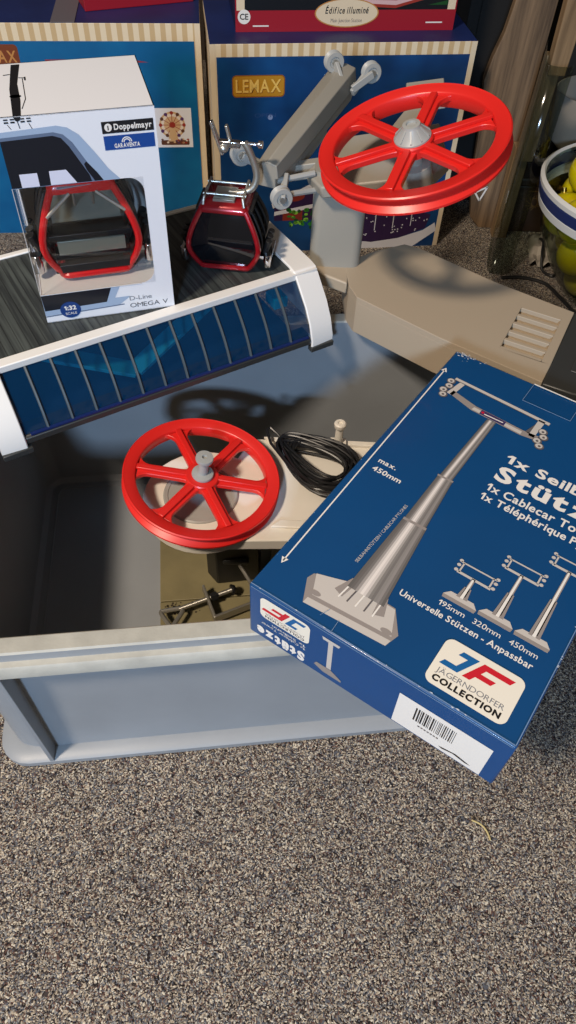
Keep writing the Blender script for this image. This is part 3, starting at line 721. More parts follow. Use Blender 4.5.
for k in range(10):
    MM = MU @ Matrix.Rotation(2 * PI * k / 10, 4, 'Z'); b.add([(.0162, -.0008, .0062), (.0162, .0008, .0062), (.0158, .0008, .0095), (.0158, -.0008, .0095), (.0070, -.0008, .0175), (.0070, .0008, .0175)], [(0, 1, 2, 3), (3, 2, 5, 4), (0, 3, 4), (1, 5, 2)], grey, MM)
b.build('hub_cone', ds)
# sloping line guide
P1 = Vector(ld(-.036, .720, .398)); P2 = Vector(ld(.041, .915, .418))
dv = (P2 - P1).normalized(); sd = dv.cross(Vector((0, 0, 1))).normalized(); uv = sd.cross(dv)
b = B()
def sect(t, k): 
    c = P1.lerp(P2, t); return [c + sd * x * k + uv * z * k for x, z in ((-.017, .002), (-.001, .010), (.011, .007), (.013, -.010), (.009, -.011), (.009, -.024), (-.015, -.024))]
b.loft([sect(0, .80), sect(.22, 1.), sect(.97, 1.1), sect(1.0, 1.0)], beige2); b.build('line_guide', ds, bevel=.0008, angle=25)
b = B(); c0 = P1.lerp(P2, .45) + uv * -.03; b.bar(c0 - dv * .045, tuple(Vector((ld(.035, .765, .385)))), .012, .016, beige2); b.bar(c0 - dv * .05, c0 + dv * .05, .010, .016, beige2); b.build('guide_bracket', ds, bevel=.001)
def roller(c, ax3, par):
    Mr = axis(c, *( (Vector(ax3).orthogonal(), Vector(ax3).cross(Vector(ax3).orthogonal())) ))
    b = B(); b.lathe([(.003, -.0035), (.0055, -.0035), (.006, -.0048), (.0100, -.0048), (.0108, -.0035), (.0082, -.001), (.0082, .001), (.0108, .0035), (.0100, .0048), (.006, .0048), (.0055, .0035), (.003, .0035)], grey, Mr, 28, closed=True); b.disc(.0034, -.007, .007, metal, Mr, 12)
    b.build('roller', par)
def brk(a, c): 
    b = B(); b.bar(a, c, .0045, .008, grey); return b.build('roller_bracket', ds, bevel=.0008)
rax = (sd * .62 - dv * .72 + uv * .1)
for (x, y, z, ax_, ay, az) in ((-.064, .735, .405, -.035, .735, .392), (-.022, .705, .378, -.018, .730, .388), (.026, .905, .432, .036, .885, .418), (.068, .900, .425, .048, .885, .412)):
    roller(ld(x, y, z), rax, brk(ld(ax_, ay, az), tuple(Vector(ld(x, y, z)) + rax.normalized() * .006))); brk(ld(ax_, ay, az - .004), tuple(Vector(ld(x, y, z)) - rax.normalized() * .006))
b = B(); q0 = Vector(ld(-.018, .715, .376)); q1 = Vector(ld(.012, .735, .372)); b.tube([q0, q1], .003, grey); q1 = Vector(ld(.010, .738, .388)); b.tube([Vector(ld(-.030, .725, .384)), q1], .003, grey); b.build('cross_rod', ds)
# dark motor block at the right end
b = B(); gx = -ax
def e2(a, c): q = base + ex * a - ax * c; return (q.x, q.y)
b.prism([e2(-.001, .0003), e2(-.001, .030), e2(.024, .120), e2(.129, .120), e2(.129, .0003)], .006, .0440, dgrey)
b.build('motor_block', ds, bevel=.0015)
b = B(); b.prism([e2(.03, .02), e2(.03, .1), e2(.11, .1), e2(.11, .02)], .0440, .0455, dgrey); b.build('motor_cover', ds, bevel=.001)
b = B(); b.prism([e2(-.0014, .010), e2(-.0014, .028), e2(.010, .072), e2(.010, .010)], .012, .034, black); b.tube([ld(.262, .536, .262), ld(.285, .53, .262)], .0035, metal, seg=10); b.build('motor_socket', ds, bevel=.0006)

# ------------------------------------------------------------------ blue tower carton
AB = -32.8; MB_ = frame((-.0255, .295, .2403), AB)
bx = thing('tower_kit_carton', 'large blue carton printed with a cable car tower, lying across the front of the crate', 'carton', MB_)
BW, BL, BH = .2080, .3300, .0647
b = B(); b.box(0, BW, 0, BL, 0, BH, blue_s); b.v = b.v
o = b.build('carton_body', bx, smooth=True, bevel=.0016, seg=2)
o.data.materials.append(blue)
for pl_ in o.data.polygons:
    if pl_.normal.z > .9: pl_.material_index = 1
p = Print(Matrix.Translation((0, 0, BH)))
sil = ink_w
# dimension arrow along the left side
p.line((.0082, .0310), (.0042, .2975), .0011, ink_w); p.poly([(.0082, .0285), (.0052, .034), (.0110, .034)], ink_w); p.poly([(.0042, .3005), (.0012, .295), (.0072, .295)], ink_w)
p.text('max.', .0135, .1590, .0050, ink_w, width=.0165, bold=.02); p.text('450mm', .0135, .1485, .0052, ink_w, width=.0265, bold=.02)
p.text('SEILBAHNSTÜTZEN / CABLECAR PYLONES', .0535, .0620, .0026, steel_l, ang=87, width=.07)
# printed tower: foot, shaft, yoke
p.poly([(.0330, .0350), (.0310, .0290), (.0400, .0100), (.1050, .0140), (.1085, .0260), (.0960, .0440), (.0600, .0450)], steel_m)
p.poly([(.0345, .0360), (.0420, .0190), (.1050, .0225), (.0965, .0430), (.0600, .0445)], steel_l, 1)
p.poly([(.0400, .0100), (.1050, .0140), (.1062, .0195), (.0405, .0155)], steel_l, 1)
p.ell(.0430, .0215, .0045, .0022, steel_m, 2); p.ell(.1000, .0240, .0045, .0022, steel_m, 2)
p.poly([(.0520, .0330), (.0580, .0480), (.0640, .0500), (.0600, .0300)], steel_m, 2); p.poly([(.0930, .0330), (.0880, .0480), (.0820, .0500), (.0850, .0300)], steel_m, 2)
for k in range(5): p.line((.058 + .007 * k, .0285), (.060 + .0065 * k, .0450), .0012, steel_d if k % 2 else ink_w, 3)
def shaft(x0, w0, y0, x1, w1, y1, lay):
    n = 14
    for k in range(n):
        a = -.5 + k / n; c = a + 1 / n; u = (a + c) / 2
        g = 96 + 128 * math.exp(-((u + .10) / .17) ** 2) + 46 * math.exp(-((u - .30) / .10) ** 2); g = int(min(232, g) / 6) * 6
        mt = mat('printed_steel_%d' % g, (g, int(g * .97), int(g * .95)), .4)
        p.poly([(x0 + a * w0, y0), (x0 + c * w0, y0), (x1 + c * w1, y1), (x1 + a * w1, y1)], mt, lay)
shaft(.0735, .0300, .0400, .0700, .0200, .1200, 4); shaft(.0700, .0185, .1190, .0675, .0130, .1760, 5); shaft(.0675, .0110, .1750, .0690, .0082, .2600, 5)
p.rect(.0600, .1180, .0800, .1205, steel_m, 6); p.rect(.0605, .1745, .0745, .1765, steel_m, 6)
p.poly([(.0180, .2900), (.0180, .2935), (.1120, .2885), (.1120, .2850)], steel_l, 4); p.poly([(.0180, .2895), (.1120, .2842), (.1120, .2850), (.0180, .2903)], steel_d, 5)
p.poly([(.0230, .2700), (.0480, .2620), (.0960, .2590), (.1100, .2610), (.1100, .2670), (.0960, .2660), (.0500, .2690), (.0240, .2760)], steel_m, 4)
p.poly([(.0480, .2632), (.0960, .2602), (.0960, .2640), (.0490, .2670)], steel_l, 5)
p.poly([(.0200, .2700), (.0260, .2690), (.0290, .2900), (.0240, .2900)], steel_l, 4); p.poly([(.1020, .2630), (.1070, .2630), (.1080, .2870), (.1020, .2870)], steel_l, 4)
p.poly([(.1020, .2650), (.0980, .2660), (.1020, .2800)], steel_d, 4)
for (qx, qy) in ((.0165, .2860), (.0180, .2790), (.0160, .2715), (.0185, .2655), (.1110, .2740), (.1140, .2680), (.1110, .2610), (.1150, .2560)):
    p.ell(qx, qy, .0042, .0040, steel_d, 6, 14); p.ell(qx - .0004, qy + .0004, .0031, .0030, steel_l, 7, 14); p.ell(qx, qy, .0013, .0013, steel_d, 8, 10)
p.poly([(.0560, .2622), (.0800, .2607), (.0800, .2665), (.0560, .2680)], mat('print_plum', (60, 50, 90), .4), 6); p.rect(.0600, .2634, .0780, .2645, ink_w, 7); p.ell(.0582, .2650, .0014, .0014, mat('print_red', (190, 30, 50), .4), 7, 10)
# headline
p.text('1x Seilbahn', .0985, .2225, .0100, ink_w, bold=.03, width=.0960)
p.text('Stütze', .0985, .2000, .0165, ink_w, bold=.035, width=.0980)
p.text('1x Cablecar Tower', .0985, .1850, .0082, ink_w, width=.0960, bold=.02)
p.text('1x Téléphérique Pylon', .0985, .1735, .0075, ink_w, width=.1000, bold=.02)
# the three small towers
def small(x, yb, h, s):
    p.poly([(x - .013, yb + .001), (x - .0125, yb - .0022), (x + .0125, yb - .0022), (x + .013, yb + .001), (x + .009, yb + .0055), (x - .009, yb + .0055)], steel_l, 1)
    p.poly([(x - .0125, yb - .0022), (x + .0125, yb - .0022), (x + .013, yb + .0008), (x - .013, yb + .0008)], steel_m, 2)
    yt = yb + h
    p.poly([(x - .0042, yb + .004), (x + .0042, yb + .004), (x + .0022 * 1.2, yb + 4e-3 + (h - .014) * .55), (x - .0022 * 1.2, yb + 4e-3 + (h - .014) * .55)], steel_m, 3)
    p.poly([(x - .0014, yb + .004), (x + .0010, yb + .004), (x + .0006, yt - .010), (x - .0008, yt - .010)], ink_w, 4)
    p.poly([(x - .0018, yb + .006), (x + .0018, yb + .006), (x + .0014, yt - .009), (x - .0014, yt - .009)], steel_m, 3)
    p.line((x - .0145, yt), (x + .0145, yt - .0002), .0013, steel_l, 3); p.line((x - .0135, yt - .0095), (x + .0135, yt - .0100), .0022, steel_l, 3)
    for q in (-1, 1):
        p.line((x + q * .0120, yt - .0095), (x + q * .0120, yt), .0013, steel_l, 3)
        for zq in (.001, -.0035, -.0085): p.ell(x + q * .0148, yt + zq, .0016, .0015, steel_l, 3, 10)
small(.1302, .0750, .0335, 1); small(.1575, .0765, .0560, 1); small(.1850, .0765, .0800, 1)
p.text('195mm', .1180, .0655, .0045, ink_w, width=.0205); p.text('320mm', .1450, .0655, .0045, ink_w, width=.0210); p.text('450mm', .1725, .0655, .0045, ink_w, width=.0210)
p.text('Universelle Stützen - Anpassbar', .0917, .0560, .0052, ink_w, width=.1020, bold=.015)
# creases and scuffs of bare card, tape
scuff = mat('bare_card_scuff', (196, 204, 214), .7)
for k in range(60):
    e = random.random() ** 1.6
    if e < .45: x, y = random.uniform(0.0012, .014) ** 1, BL - abs(random.gauss(0, .004)) - .0006; x = abs(random.gauss(0, .014)) + .0006
    elif e < .8: x, y = random.uniform(.002, BW - .002), .0006 + abs(random.gauss(0, .0008))
    else: x, y = BW - .0006 - abs(random.gauss(0, .0006)), random.uniform(.01, .2)
    r = random.uniform(.0003, .0009); p.poly([(x + r * random.uniform(.4, 2.2) * math.cos(a), y + r * random.uniform(.3, .8) * math.sin(a)) for a in (0, 1.2, 2.3, 3.4, 4.6, 5.5)], scuff, 9)
p.line((.001, .0013), (BW - .001, .0011), .0007, mat('card_crease', (110, 138, 172), .6), 8)
p.line((BW - .0012, .001), (BW - .0012, BL - .001), .0006, mat('card_crease', (110, 138, 172), .6), 8)
p.line((.0695, .0010), (.0690, .0120), .0004, mat('card_crease', (110, 138, 172), .6), 8); p.line((.0560, .008), (.0590, .0160), .0003, mat('card_crease', (110, 138, 172), .6), 8)
p.build('top_print', bx)
# clear sealing sticker at the rear edge
tape = clear_mat('clear_tape', (250, 251, 252), .0, .25)
b = B(); b.add([(.0800, .3010, BH + .0012), (.1250, .3010, BH + .0012), (.1250, BL - .001, BH + .0012), (.0800, BL - .001, BH + .0012)], [(0, 1, 2, 3)], tape)
for k in range(4):
    a_, c_ = [((.0800, .3010), (.1250, .3010)), ((.0800, .3010), (.0800, BL - .002)), ((.1250, .3010), (.1250, BL - .002)), ((.0800, BL - .002), (.1250, BL - .002))][k]
    b.bar((a_[0], a_[1], BH + .0013), (c_[0], c_[1], BH + .0013), .0004 if k < 3 else .0012, .0002, mat('card_crease', (110, 138, 172), .6) if k < 3 else ink_w)
b.build('sealing_tape', bx, smooth=False)
# logo plate
def logo(P, x0, y0, x1, y1, ang=0, mirror=False, side=False):
    pass
p = Print(Matrix.Translation((.1370, .0075, BH)) , lift=.0008)
p.rrect(0, 0, .0585, .0385, .006, mat('cream_sticker', (228, 222, 208), .4))
lr = mat('logo_red', (196, 30, 46), .4); lbm = mat('logo_blue', (20, 92, 150), .4)
def logomark(p, x, y, s, lay=1):
    # J: blue slanted bar with hook, F: red
    def sk(pts): return [(x + (a + .55 * c) * s, y + c * s) for a, c in pts]
    p.poly(sk([(0, 0), (.0135, 0), (.0135, .0165), (.0015, .0165), (.0015, .0125), (.0085, .0125), (.0085, .0042), (0, .0042)]), lbm, lay)
    p.poly(sk([(.0170, 0), (.0225, 0), (.0225, .0042), (.0335, .0042), (.0335, .0082), (.0225, .0082), (.0225, .0122), (.0395, .0122), (.0395, .0165), (.0170, .0165)]), lr, lay)
logomark(p, .0035, .0170, 1.0)
p.text('JÄGERNDORFER', .0045, .0100, .0042, mat('print_grey', (120, 122, 128), .4), 1, width=.049); p.text('COLLECTION', .0045, .0035, .0044, ink_k, 1, width=.049, bold=.05, spacing=1.1)
p.build('brand_plate', bx)['label'] = 'cream sticker with the red and blue maker mark'
# front side print
fm = Matrix(((1, 0, 0, 0), (0, 0, -1, 0), (0, 1, 0, 0), (0, 0, 0, 1)))
p = Print(fm, lift=.0003)
# upside down logo and title (the print faces the other way up)
def flip(cx_, cy_): return fm @ Matrix.Translation((cx_, cy_, 0)) @ Matrix.Rotation(PI, 4, 'Z')
p.M = fm; p.rrect(.0105, BH - .0325, .0540, BH - .0065, .005, mat('cream_sticker', (228, 222, 208), .4))
p.M = flip(.0540, BH - .0065)
p.text('COLLECTION', .004, .0215, .0028, steel_d, 1, width=.035, bold=.04); logomark(p, .0035, .0030, .80); p.text('JÄGERNDORFER', .004, .0180, .0024, steel_m, 1, width=.035)
p.M = flip(.0515, BH - .0365)
p.text('Stütze', .000, .0125, .0110, ink_w, 0, width=.0440, bold=.06); p.text('1x Cablecar Tower', .000, .0035, .0030, ink_w, 0, width=.0400); p.text('1x Seilbahn', 0, .0240 - .0245, .0028, ink_w, 0, width=.030)
p.M = fm
p.poly([(.0640, .0565), (.0790, .0565), (.0780, .0530), (.0650, .0530)], steel_l); p.poly([(.0695, .0530), (.0735, .0530), (.0745, .0170), (.0705, .0170)], steel_l); p.poly([(.0600, .0120), (.0680, .0080), (.0840, .0080), (.0840, .0105), (.0745, .0165), (.0620, .0165)], steel_m)
p.line((.002, BH - .0010), (BW - .002, BH - .0010), .0008, mat('card_crease', (110, 138, 172), .6))
p.M = fm; p.rect(.1280, .0030, .1975, .0458, ink_w)
x = .1420
random.seed(11)
while x < .1730:
    wd = random.choice((.0004, .0006, .0009, .0012)); p.rect(x, .0215, x + wd, .0400, ink_k, 1); x += wd + random.choice((.0005, .0007, .0010))
for k in range(7): p.rect(.147 + k * .0024, .0160, .1487 + k * .0024, .0178, steel_d, 1)
p.poly([(.165, .0080), (.178, .0112), (.190, .0080), (.186, .0070), (.176, .0092), (.168, .0066)], ink_k, 1)
p.build('front_print', bx)

# ------------------------------------------------------------------ blue village cartons behind
def village(name, label, M, W_, D_, H_, bcol, prints, topcol):
    t = thing(name, label, 'carton', M); stripe = stripe_mat(name + '_stripes', (196, 168, 124), (222, 204, 172), .0165)
    b = B(); b.box(0, W_, 0, D_, 0, H_, stripe)
    o = b.build('carton_body', t, smooth=False, bevel=.001)
    o.data.materials.append(topcol); o.data.materials.append(mat('cream_card', (216, 198, 168), .55))
    for q in o.data.polygons:
        if q.normal.z > .9: q.material_index = 1
        elif abs(q.normal.x) > .9: q.material_index = 2
    p = Print(fm, lift=.0004); prints(p); p.build('front_print', t); return t
navy_top = mat('navy_top_card', (24, 40, 92), .45, vary=.2, vscale=14)
def cloudy(name, c1, c2):
    return streak_mat(name, c1, c2, 7, rough=.4, detail=3, bump=0)
vr_blue = cloudy('deep_blue_print', (4, 44, 92), (12, 70, 124)); vl_blue = cloudy('teal_blue_print', (0, 82, 134), (4, 104, 154))
crm = mat('cream_card', (216, 198, 168), .55)
def pr_right(p):
    W_, H_ = .407, .340
    p.rect(0, 0, .008, H_, crm, 0); p.rect(W_ - .0085, 0, W_, H_, crm, 0)
    p.rect(.0095, .0, W_ - .0085, .3225, vr_blue, 1)
    gold = mat('gold_plate', (196, 140, 40), .35, metal=.2); gold2 = mat('gold_plate_dark', (140, 84, 20), .4)
    p.rrect(.0320, .2660, .1130, .2975, .006, gold2, 2); p.rrect(.0335, .2675, .1115, .2960, .005, gold, 3)
    p.text('LEMAX', .0380, .2725, .0180, gold2, 4, width=.070, bold=.03); p.text('LEMAX', .0373, .2732, .0180, mat('gold_letter', (226, 186, 96), .35), 5, width=.070, bold=.015)
    p.text('OPEN', .066, .236, .006, mat('faint_print', (40, 70, 120), .4), 3, width=.034); p.ell(.091, .236, .004, .004, mat('faint_print2', (120, 140, 180), .4), 3)
    # winter scene at the foot: roofs, snow, trees
    snow = mat('print_snow', (206, 206, 214), .45); plum = mat('print_plum_dark', (46, 26, 66), .4); grn = mat('print_green', (40, 120, 40), .4); brk_ = mat('print_brick', (126, 44, 34), .4)
    p.poly([(.232, .004), (.26, .0), (.36, .0), (.400, .030), (.395, .046), (.375, .032), (.33, .018), (.28, .012), (.24, .018)], snow, 3)
    p.poly([(.215, .018), (.28, .012), (.33, .018), (.378, .036), (.385, .062), (.33, .078), (.25, .072), (.215, .060)], plum, 2)
    random.seed(3)
    for k in range(46): x = random.uniform(.22, .38); p.ell(x, .022 + random.uniform(0, .045) + (x - .22) * .06, .0013, .0013, snow, 4, 6)
    for k in range(4): p.rect(.25 + k * .033, .032 + k * .003, .2515 + k * .033, .062 + k * .003, snow, 4)
    p.poly([(.10, .085), (.175, .125), (.215, .085), (.215, .06), (.10, .06)], plum, 2); p.poly([(.098, .083), (.175, .122), (.22, .082), (.22, .092), (.175, .132), (.095, .092)], snow, 3); p.poly([(.10, .070), (.215, .090), (.215, .098), (.10, .077)], snow, 4)
    p.rect(.115, .06, .150, .082, brk_, 3); p.ell(.135, .105, .018, .010, brk_, 4)
    for k in range(60): p.ell(random.uniform(.125, .200), random.uniform(.045, .082), random.uniform(.002, .005), random.uniform(.002, .004), [grn, mat('print_lime', (126, 186, 60), .4), mat('print_dkgreen', (20, 70, 30), .4)][k % 3], 5, 7)
def pr_left(p):
    W_, H_ = .44, .340
    p.rect(W_ - .0085, 0, W_, H_, crm, 0); p.rect(0, 0, W_ - .0100, .3155, vl_blue, 1)
    o_ = W_ - .303
    brn = mat('print_brown', (120, 70, 50), .4); pos = mat('poster_white', (222, 224, 232), .4); fr_ = mat('print_red_band', (140, 50, 60), .4)
    p.poly([(o_ + .06, .290), (o_ + .19, .2905), (o_ + .22, .286), (o_ + .06, .282)], fr_, 2)
    gold2 = mat('brown_plate', (116, 56, 28), .4)
    p.rrect(o_ - .045, .277, o_ + .022, .311, .006, gold2, 2); p.text('LEMAX', o_ - .042, .286, .016, mat('dull_gold', (184, 128, 70), .4), 3, width=.060, bold=.02)
    x0, y0, x1, y1 = o_ + .2195, .1535, o_ + .281, .2175
    p.rect(x0, y0, x1, y1, pos, 3)
    cxw, cyw = (x0 + x1) / 2 - .002, y0 + .037
    random.seed(5)
    pal = [mat('fw_red', (150, 50, 40), .4), mat('fw_tan', (206, 172, 130), .4), mat('fw_purple', (86, 50, 100), .4), mat('fw_brown', (96, 60, 44), .4), mat('fw_white', (226, 214, 200), .4)]
    p.rrect(x0 + .008, y0 + .004, x1 - .006, y0 + .012, .002, pal[3], 4)
    p.ell(cxw, cyw, .0215, .0215, pal[1], 4); p.ell(cxw, cyw, .0185, .0185, pal[4], 5); p.ell(cxw, cyw, .014, .014, pal[1], 6)
    for k in range(12):
        a = 2 * PI * k / 12; p.ell(cxw + .0195 * math.cos(a), cyw + .0195 * math.sin(a), .0030, .0030, pal[(0, 2, 3)[k % 3]], 7, 8); p.line((cxw, cyw), (cxw + .017 * math.cos(a), cyw + .017 * math.sin(a)), .0010, pal[0], 7)
    p.ell(cxw, cyw, .005, .005, pal[0], 8); p.poly([(cxw - .009, y0 + .010), (cxw + .009, y0 + .010), (cxw + .004, cyw - .004), (cxw - .004, cyw - .004)], pal[1], 8)
    for k in range(16): p.ell(x0 + random.uniform(.010, .054), y0 + random.uniform(.007, .014), .0022, .0016, pal[k % 5], 9, 7)
village('village_carton', 'deep blue carton with gold name plate and striped border, behind the upper red wheel', frame((-.149, 1.209, 0), 9.32), .4074, .19, .340, None, pr_right, navy_top)
village('village_carton', 'teal blue striped-border carton with a ferris wheel sticker, behind the white carton', frame((-.468 - .141, 1.2355, 0), 7.2), .4402, .20, .340, None, pr_left, navy_top)
# stacked cartons
t = thing('village_carton', 'upper carton with a red band and French words, stacked on the deep blue carton', 'carton', frame((-.122, 1.256, .3402), 9.32))
nb = mat('night_blue_card', (14, 22, 60), .45)
b = B(); b.box(.008, .345, .004, .15, 0, .24, nb); b.build('carton_body', t, smooth=False, bevel=.001)
p = Print(fm @ Matrix.Translation((0, 0, -.004)), lift=.0004); rb = mat('crimson_band', (150, 20, 36), .42)
p.rect(.008, .0, .345, .240, rb, 0); p.rect(.010, .028, .022, .236, crm, 1); p.rect(.331, .028, .343, .236, crm, 1); p.rect(.022, .028, .331, .236, mat('night_scene', (12, 14, 20), .4), 1)
p.poly([(.17, .034), (.25, .030), (.33, .050), (.33, .064), (.25, .044), (.17, .046)], mat('fw_red', (150, 50, 40), .4), 2); p.poly([(.17, .038), (.25, .034), (.33, .054), (.33, .060), (.25, .040), (.17, .042)], mat('print_rose', (206, 170, 170), .4), 3)
p.poly([(.30, .034), (.33, .040), (.33, .034)], mat('print_dkgreen', (20, 70, 30), .4), 3)
p.ell(.176, .0240, .049, .0190, mat('dull_gold', (184, 128, 70), .4), 4, 40); p.ell(.176, .0240, .047, .0175, crm, 5, 40)
p.text('Édifice illuminé', .176, .0235, .0085, ink_k, 6, center=True, width=.066, bold=.02, shear=.2); p.text('Main Junction Station', .176, .0120, .0050, steel_d, 6, center=True, width=.048)
p.ell(.021, .020, .0095, .0095, ink_w, 4); p.text('CE', .021, .0165, .0075, ink_k, 5, center=True, bold=.02)
p.rect(.034, .007, .058, .0088, ink_w, 4); p.rect(.300, .010, .326, .0118, ink_w, 4)
p.build('front_print', t)
t = thing('village_carton', 'upper carton with a crimson front, turned on top of the teal blue carton', 'carton', frame((-.353, 1.315, .3402), 24))
b = B(); b.box(0, .175, 0, .12, 0, .20, rb); b.build('carton_body', t, smooth=False, bevel=.001)
p = Print(fm, lift=.0004); p.rect(.0, .030, .175, .20, mat('night_scene', (12, 14, 20), .4)); p.rect(0, .026, .175, .030, crm); p.build('front_print', t)
# grey strap on the left top
b = B(); b.box(0, .036, 0, .10, 0, .001, mat('grey_strap', (96, 92, 98), .6)); o = b.build('paper_strip', None, smooth=False); o.matrix_world = frame((-.395, 1.262, .3402), 8); tag(o, 'flat grey paper strip on top of the teal blue carton', 'paper')

# ------------------------------------------------------------------ right background
wood1 = streak_mat('weathered_board', (70, 54, 38), (138, 112, 84), 22, dirs=(3, 1, .16), detail=10, bump=.5)
wood2 = streak_mat('pale_board', (104, 82, 56), (156, 128, 94), 20, dirs=(3, 1, .15), bump=.3)
def board(name, label, pts, y, th, mt, lean=0):
    """pts: (x, z) outline in a leaning plane; y at foot"""
    b = B(); b.prism(pts, 0, th, mt, Matrix(((1, 0, 0, 0), (0, 0, 1, 0), (0, 1, 0, 0), (0, 0, 0, 1)))); o = b.build(name, None, smooth=False, bevel=.0015)
    o.matrix_world = Matrix.Translation((0, y, 0)) @ Matrix.Rotation(lean, 4, 'X'); tag(o, label, 'board'); return o
b = B(); b.box(.262, 1.14, 1.447, 1.75, 0, 1.1, mat('shade_backdrop_black', (14, 12, 11), .85))  # black box added so the gap behind the boards goes dark
b.box(.28, .70, 1.440, 1.447, .04, 1.06, mat('shade_backdrop_black', (14, 12, 11), .85)); o = b.build('shade_backdrop', None, smooth=False, bevel=.002); tag(o, 'added tall nearly black cabinet in the shadow behind the wooden boards', 'backdrop')
o = board('wide_board', 'wide weathered wooden board with a ragged left edge and a white triangle mark', [(.340, .0), (.371, .0), (.376, .30), (.380, .62), (.335, .62), (.326, .46), (.313, .385), (.306, .33), (.296, .295), (.290, .26), (.300, .18), (.306, .10), (.320, .02)], 1.345, .018, wood1)
p = Print(Matrix(((1, 0, 0, 0), (0, 0, -1, 1.345), (0, 1, 0, 0), (0, 0, 0, 1))), .0006)
for a_, c_ in (((.3185, .069), (.339, .081)), ((.339, .081), (.3294, .054)), ((.3294, .054), (.3185, .069))): p.line(a_, c_, .0032, ink_w)
p.build('triangle_mark', o).matrix_parent_inverse = o.matrix_world.inverted()
t = thing('wooden_post', 'stepped post of three joined wooden slats, standing beside the wide board', 'post', frame((.385, 1.30, 0)))
def slat(pts, y0, y1):
    b = B(); b.prism(pts, y0, y1, wood2, Matrix(((1, 0, 0, 0), (0, 0, 1, 0), (0, 1, 0, 0), (0, 0, 0, 1)))); b.build('slat', t, smooth=False, bevel=.0015)
slat([(-.024, 0), (.003, 0), (.004, .17), (-.023, .17)], .010, .034)
slat([(-.023, .155), (.006, .155), (.010, .32), (-.018, .32)], -.010, .0095)
slat([(-.016, .300), (.0105, .300), (.022, .60), (-.020, .60)], -.034, -.0105)

# dark tooled box on the carpet
t = thing('dark_brown_box', 'small dark brown box with a faded gold ornament, on the carpet beside the wooden post', 'box', frame((.393, 1.335, 0), 3))
dbr = mat('dark_brown_leather', (58, 40, 28), .45, vary=.2, vscale=40)
b = B(); b.box(0, .072, 0, .06, 0, .090, dbr); b.build('box_body', t, bevel=.002); b = B(); b.box(-.002, .074, -.002, .062, .0905, .105, dbr); b.build('box_lid', t, bevel=.003)
p = Print(fm, .0006); gm = mat('faded_gold', (112, 84, 46), .45)
for k in range(9): a = k * .7; p.line((.032 + .012 * math.cos(a), .058 + .014 * math.sin(a)), (.042 + .012 * math.cos(a + 2), .062 + .013 * math.sin(a + 2)), .0014, gm)
p.rect(.022, .080, .060, .082, gm); p.build('gold_ornament', t)
b = B(); b.box(0, .22, 0, .14, 0, .125, mat('dark_storage_card', (26, 24, 24), .6)); b.box(-.002, .222, -.002, .142, .125, .140, mat('dark_storage_card', (26, 24, 24), .6)); o = b.build('dark_storage_box', None, bevel=.002); o.matrix_world = frame((.478, 1.285, 0), 1); tag(o, 'plain dark storage box in the shadow under the grey lampshade', 'box')

# lampshade
shade_m = mat('pale_grey_cloth', (138, 132, 122), .8, bump=.2)
b = B(); Ms = Matrix.Translation((.515, 1.365, .1402)) @ Matrix.Rotation(math.radians(0), 4, 'Y')
ring = lambda r, z: [(r * math.cos(2 * PI * k / 40) * 1.0, r * math.sin(2 * PI * k / 40) * .8, z) for k in range(40)]
b.loft([ring(.055, .0), ring(.060, .004), ring(.088, .030), ring(.094, .105), ring(.092, .105), ring(.086, .031), ring(.058, .006), ring(.053, .0)], shade_m, Ms, cap0=False, cap1=False)
tag(b.build('lampshade', None, angle=50), 'pale grey tapered lampshade on the dark storage box behind the yellow balls', 'lampshade')

# bowl with yellow balls
MV = frame((.520, 1.130, 0))
v = thing('glass_bowl', 'large clear glass bowl with a white and navy band round its mouth, holding yellow balls', 'bowl', MV)
gl = clear_mat('bowl_glass', (232, 236, 230), .04, .04)
b = B(); R0 = .150
b.lathe([(.0001, .002), (.046, .002), (.060, .010), (.100, .060), (.132, .120), (R0, .200), (R0 - .003, .200), (.129, .121), (.097, .062), (.058, .014), (.0001, .008)], gl, I4, 56); b.build('glass_body', v)
wb = mat('white_band', (206, 204, 198), .45)
b = B(); b.lathe([(R0 - .007, .160), (R0 - .003, .162), (R0 - .0005, .174), (R0 - .003, .1755)], wb, I4, 56); b.lathe([(R0 - .003, .1755), (R0, .176), (R0 + .003, .192), (R0 + .001, .193)], mat('navy_band', (30, 44, 92), .45), I4, 56)
b.lathe([(R0 + .0005, .193), (R0 + .003, .194), (R0 + .004, .201), (R0 - .001, .205), (R0 - .004, .201)], wb, I4, 56); b.build('rim_band', v)
yel = mat('yellow_gloss', (200, 184, 12), .16, spec=.6, coat=.6, vary=.12, vscale=20)
capm = mat('dull_gold_cap', (150, 120, 60), .3, metal=1)
proto = None
DEEP = 'yellow ball buried among the others in the glass bowl'
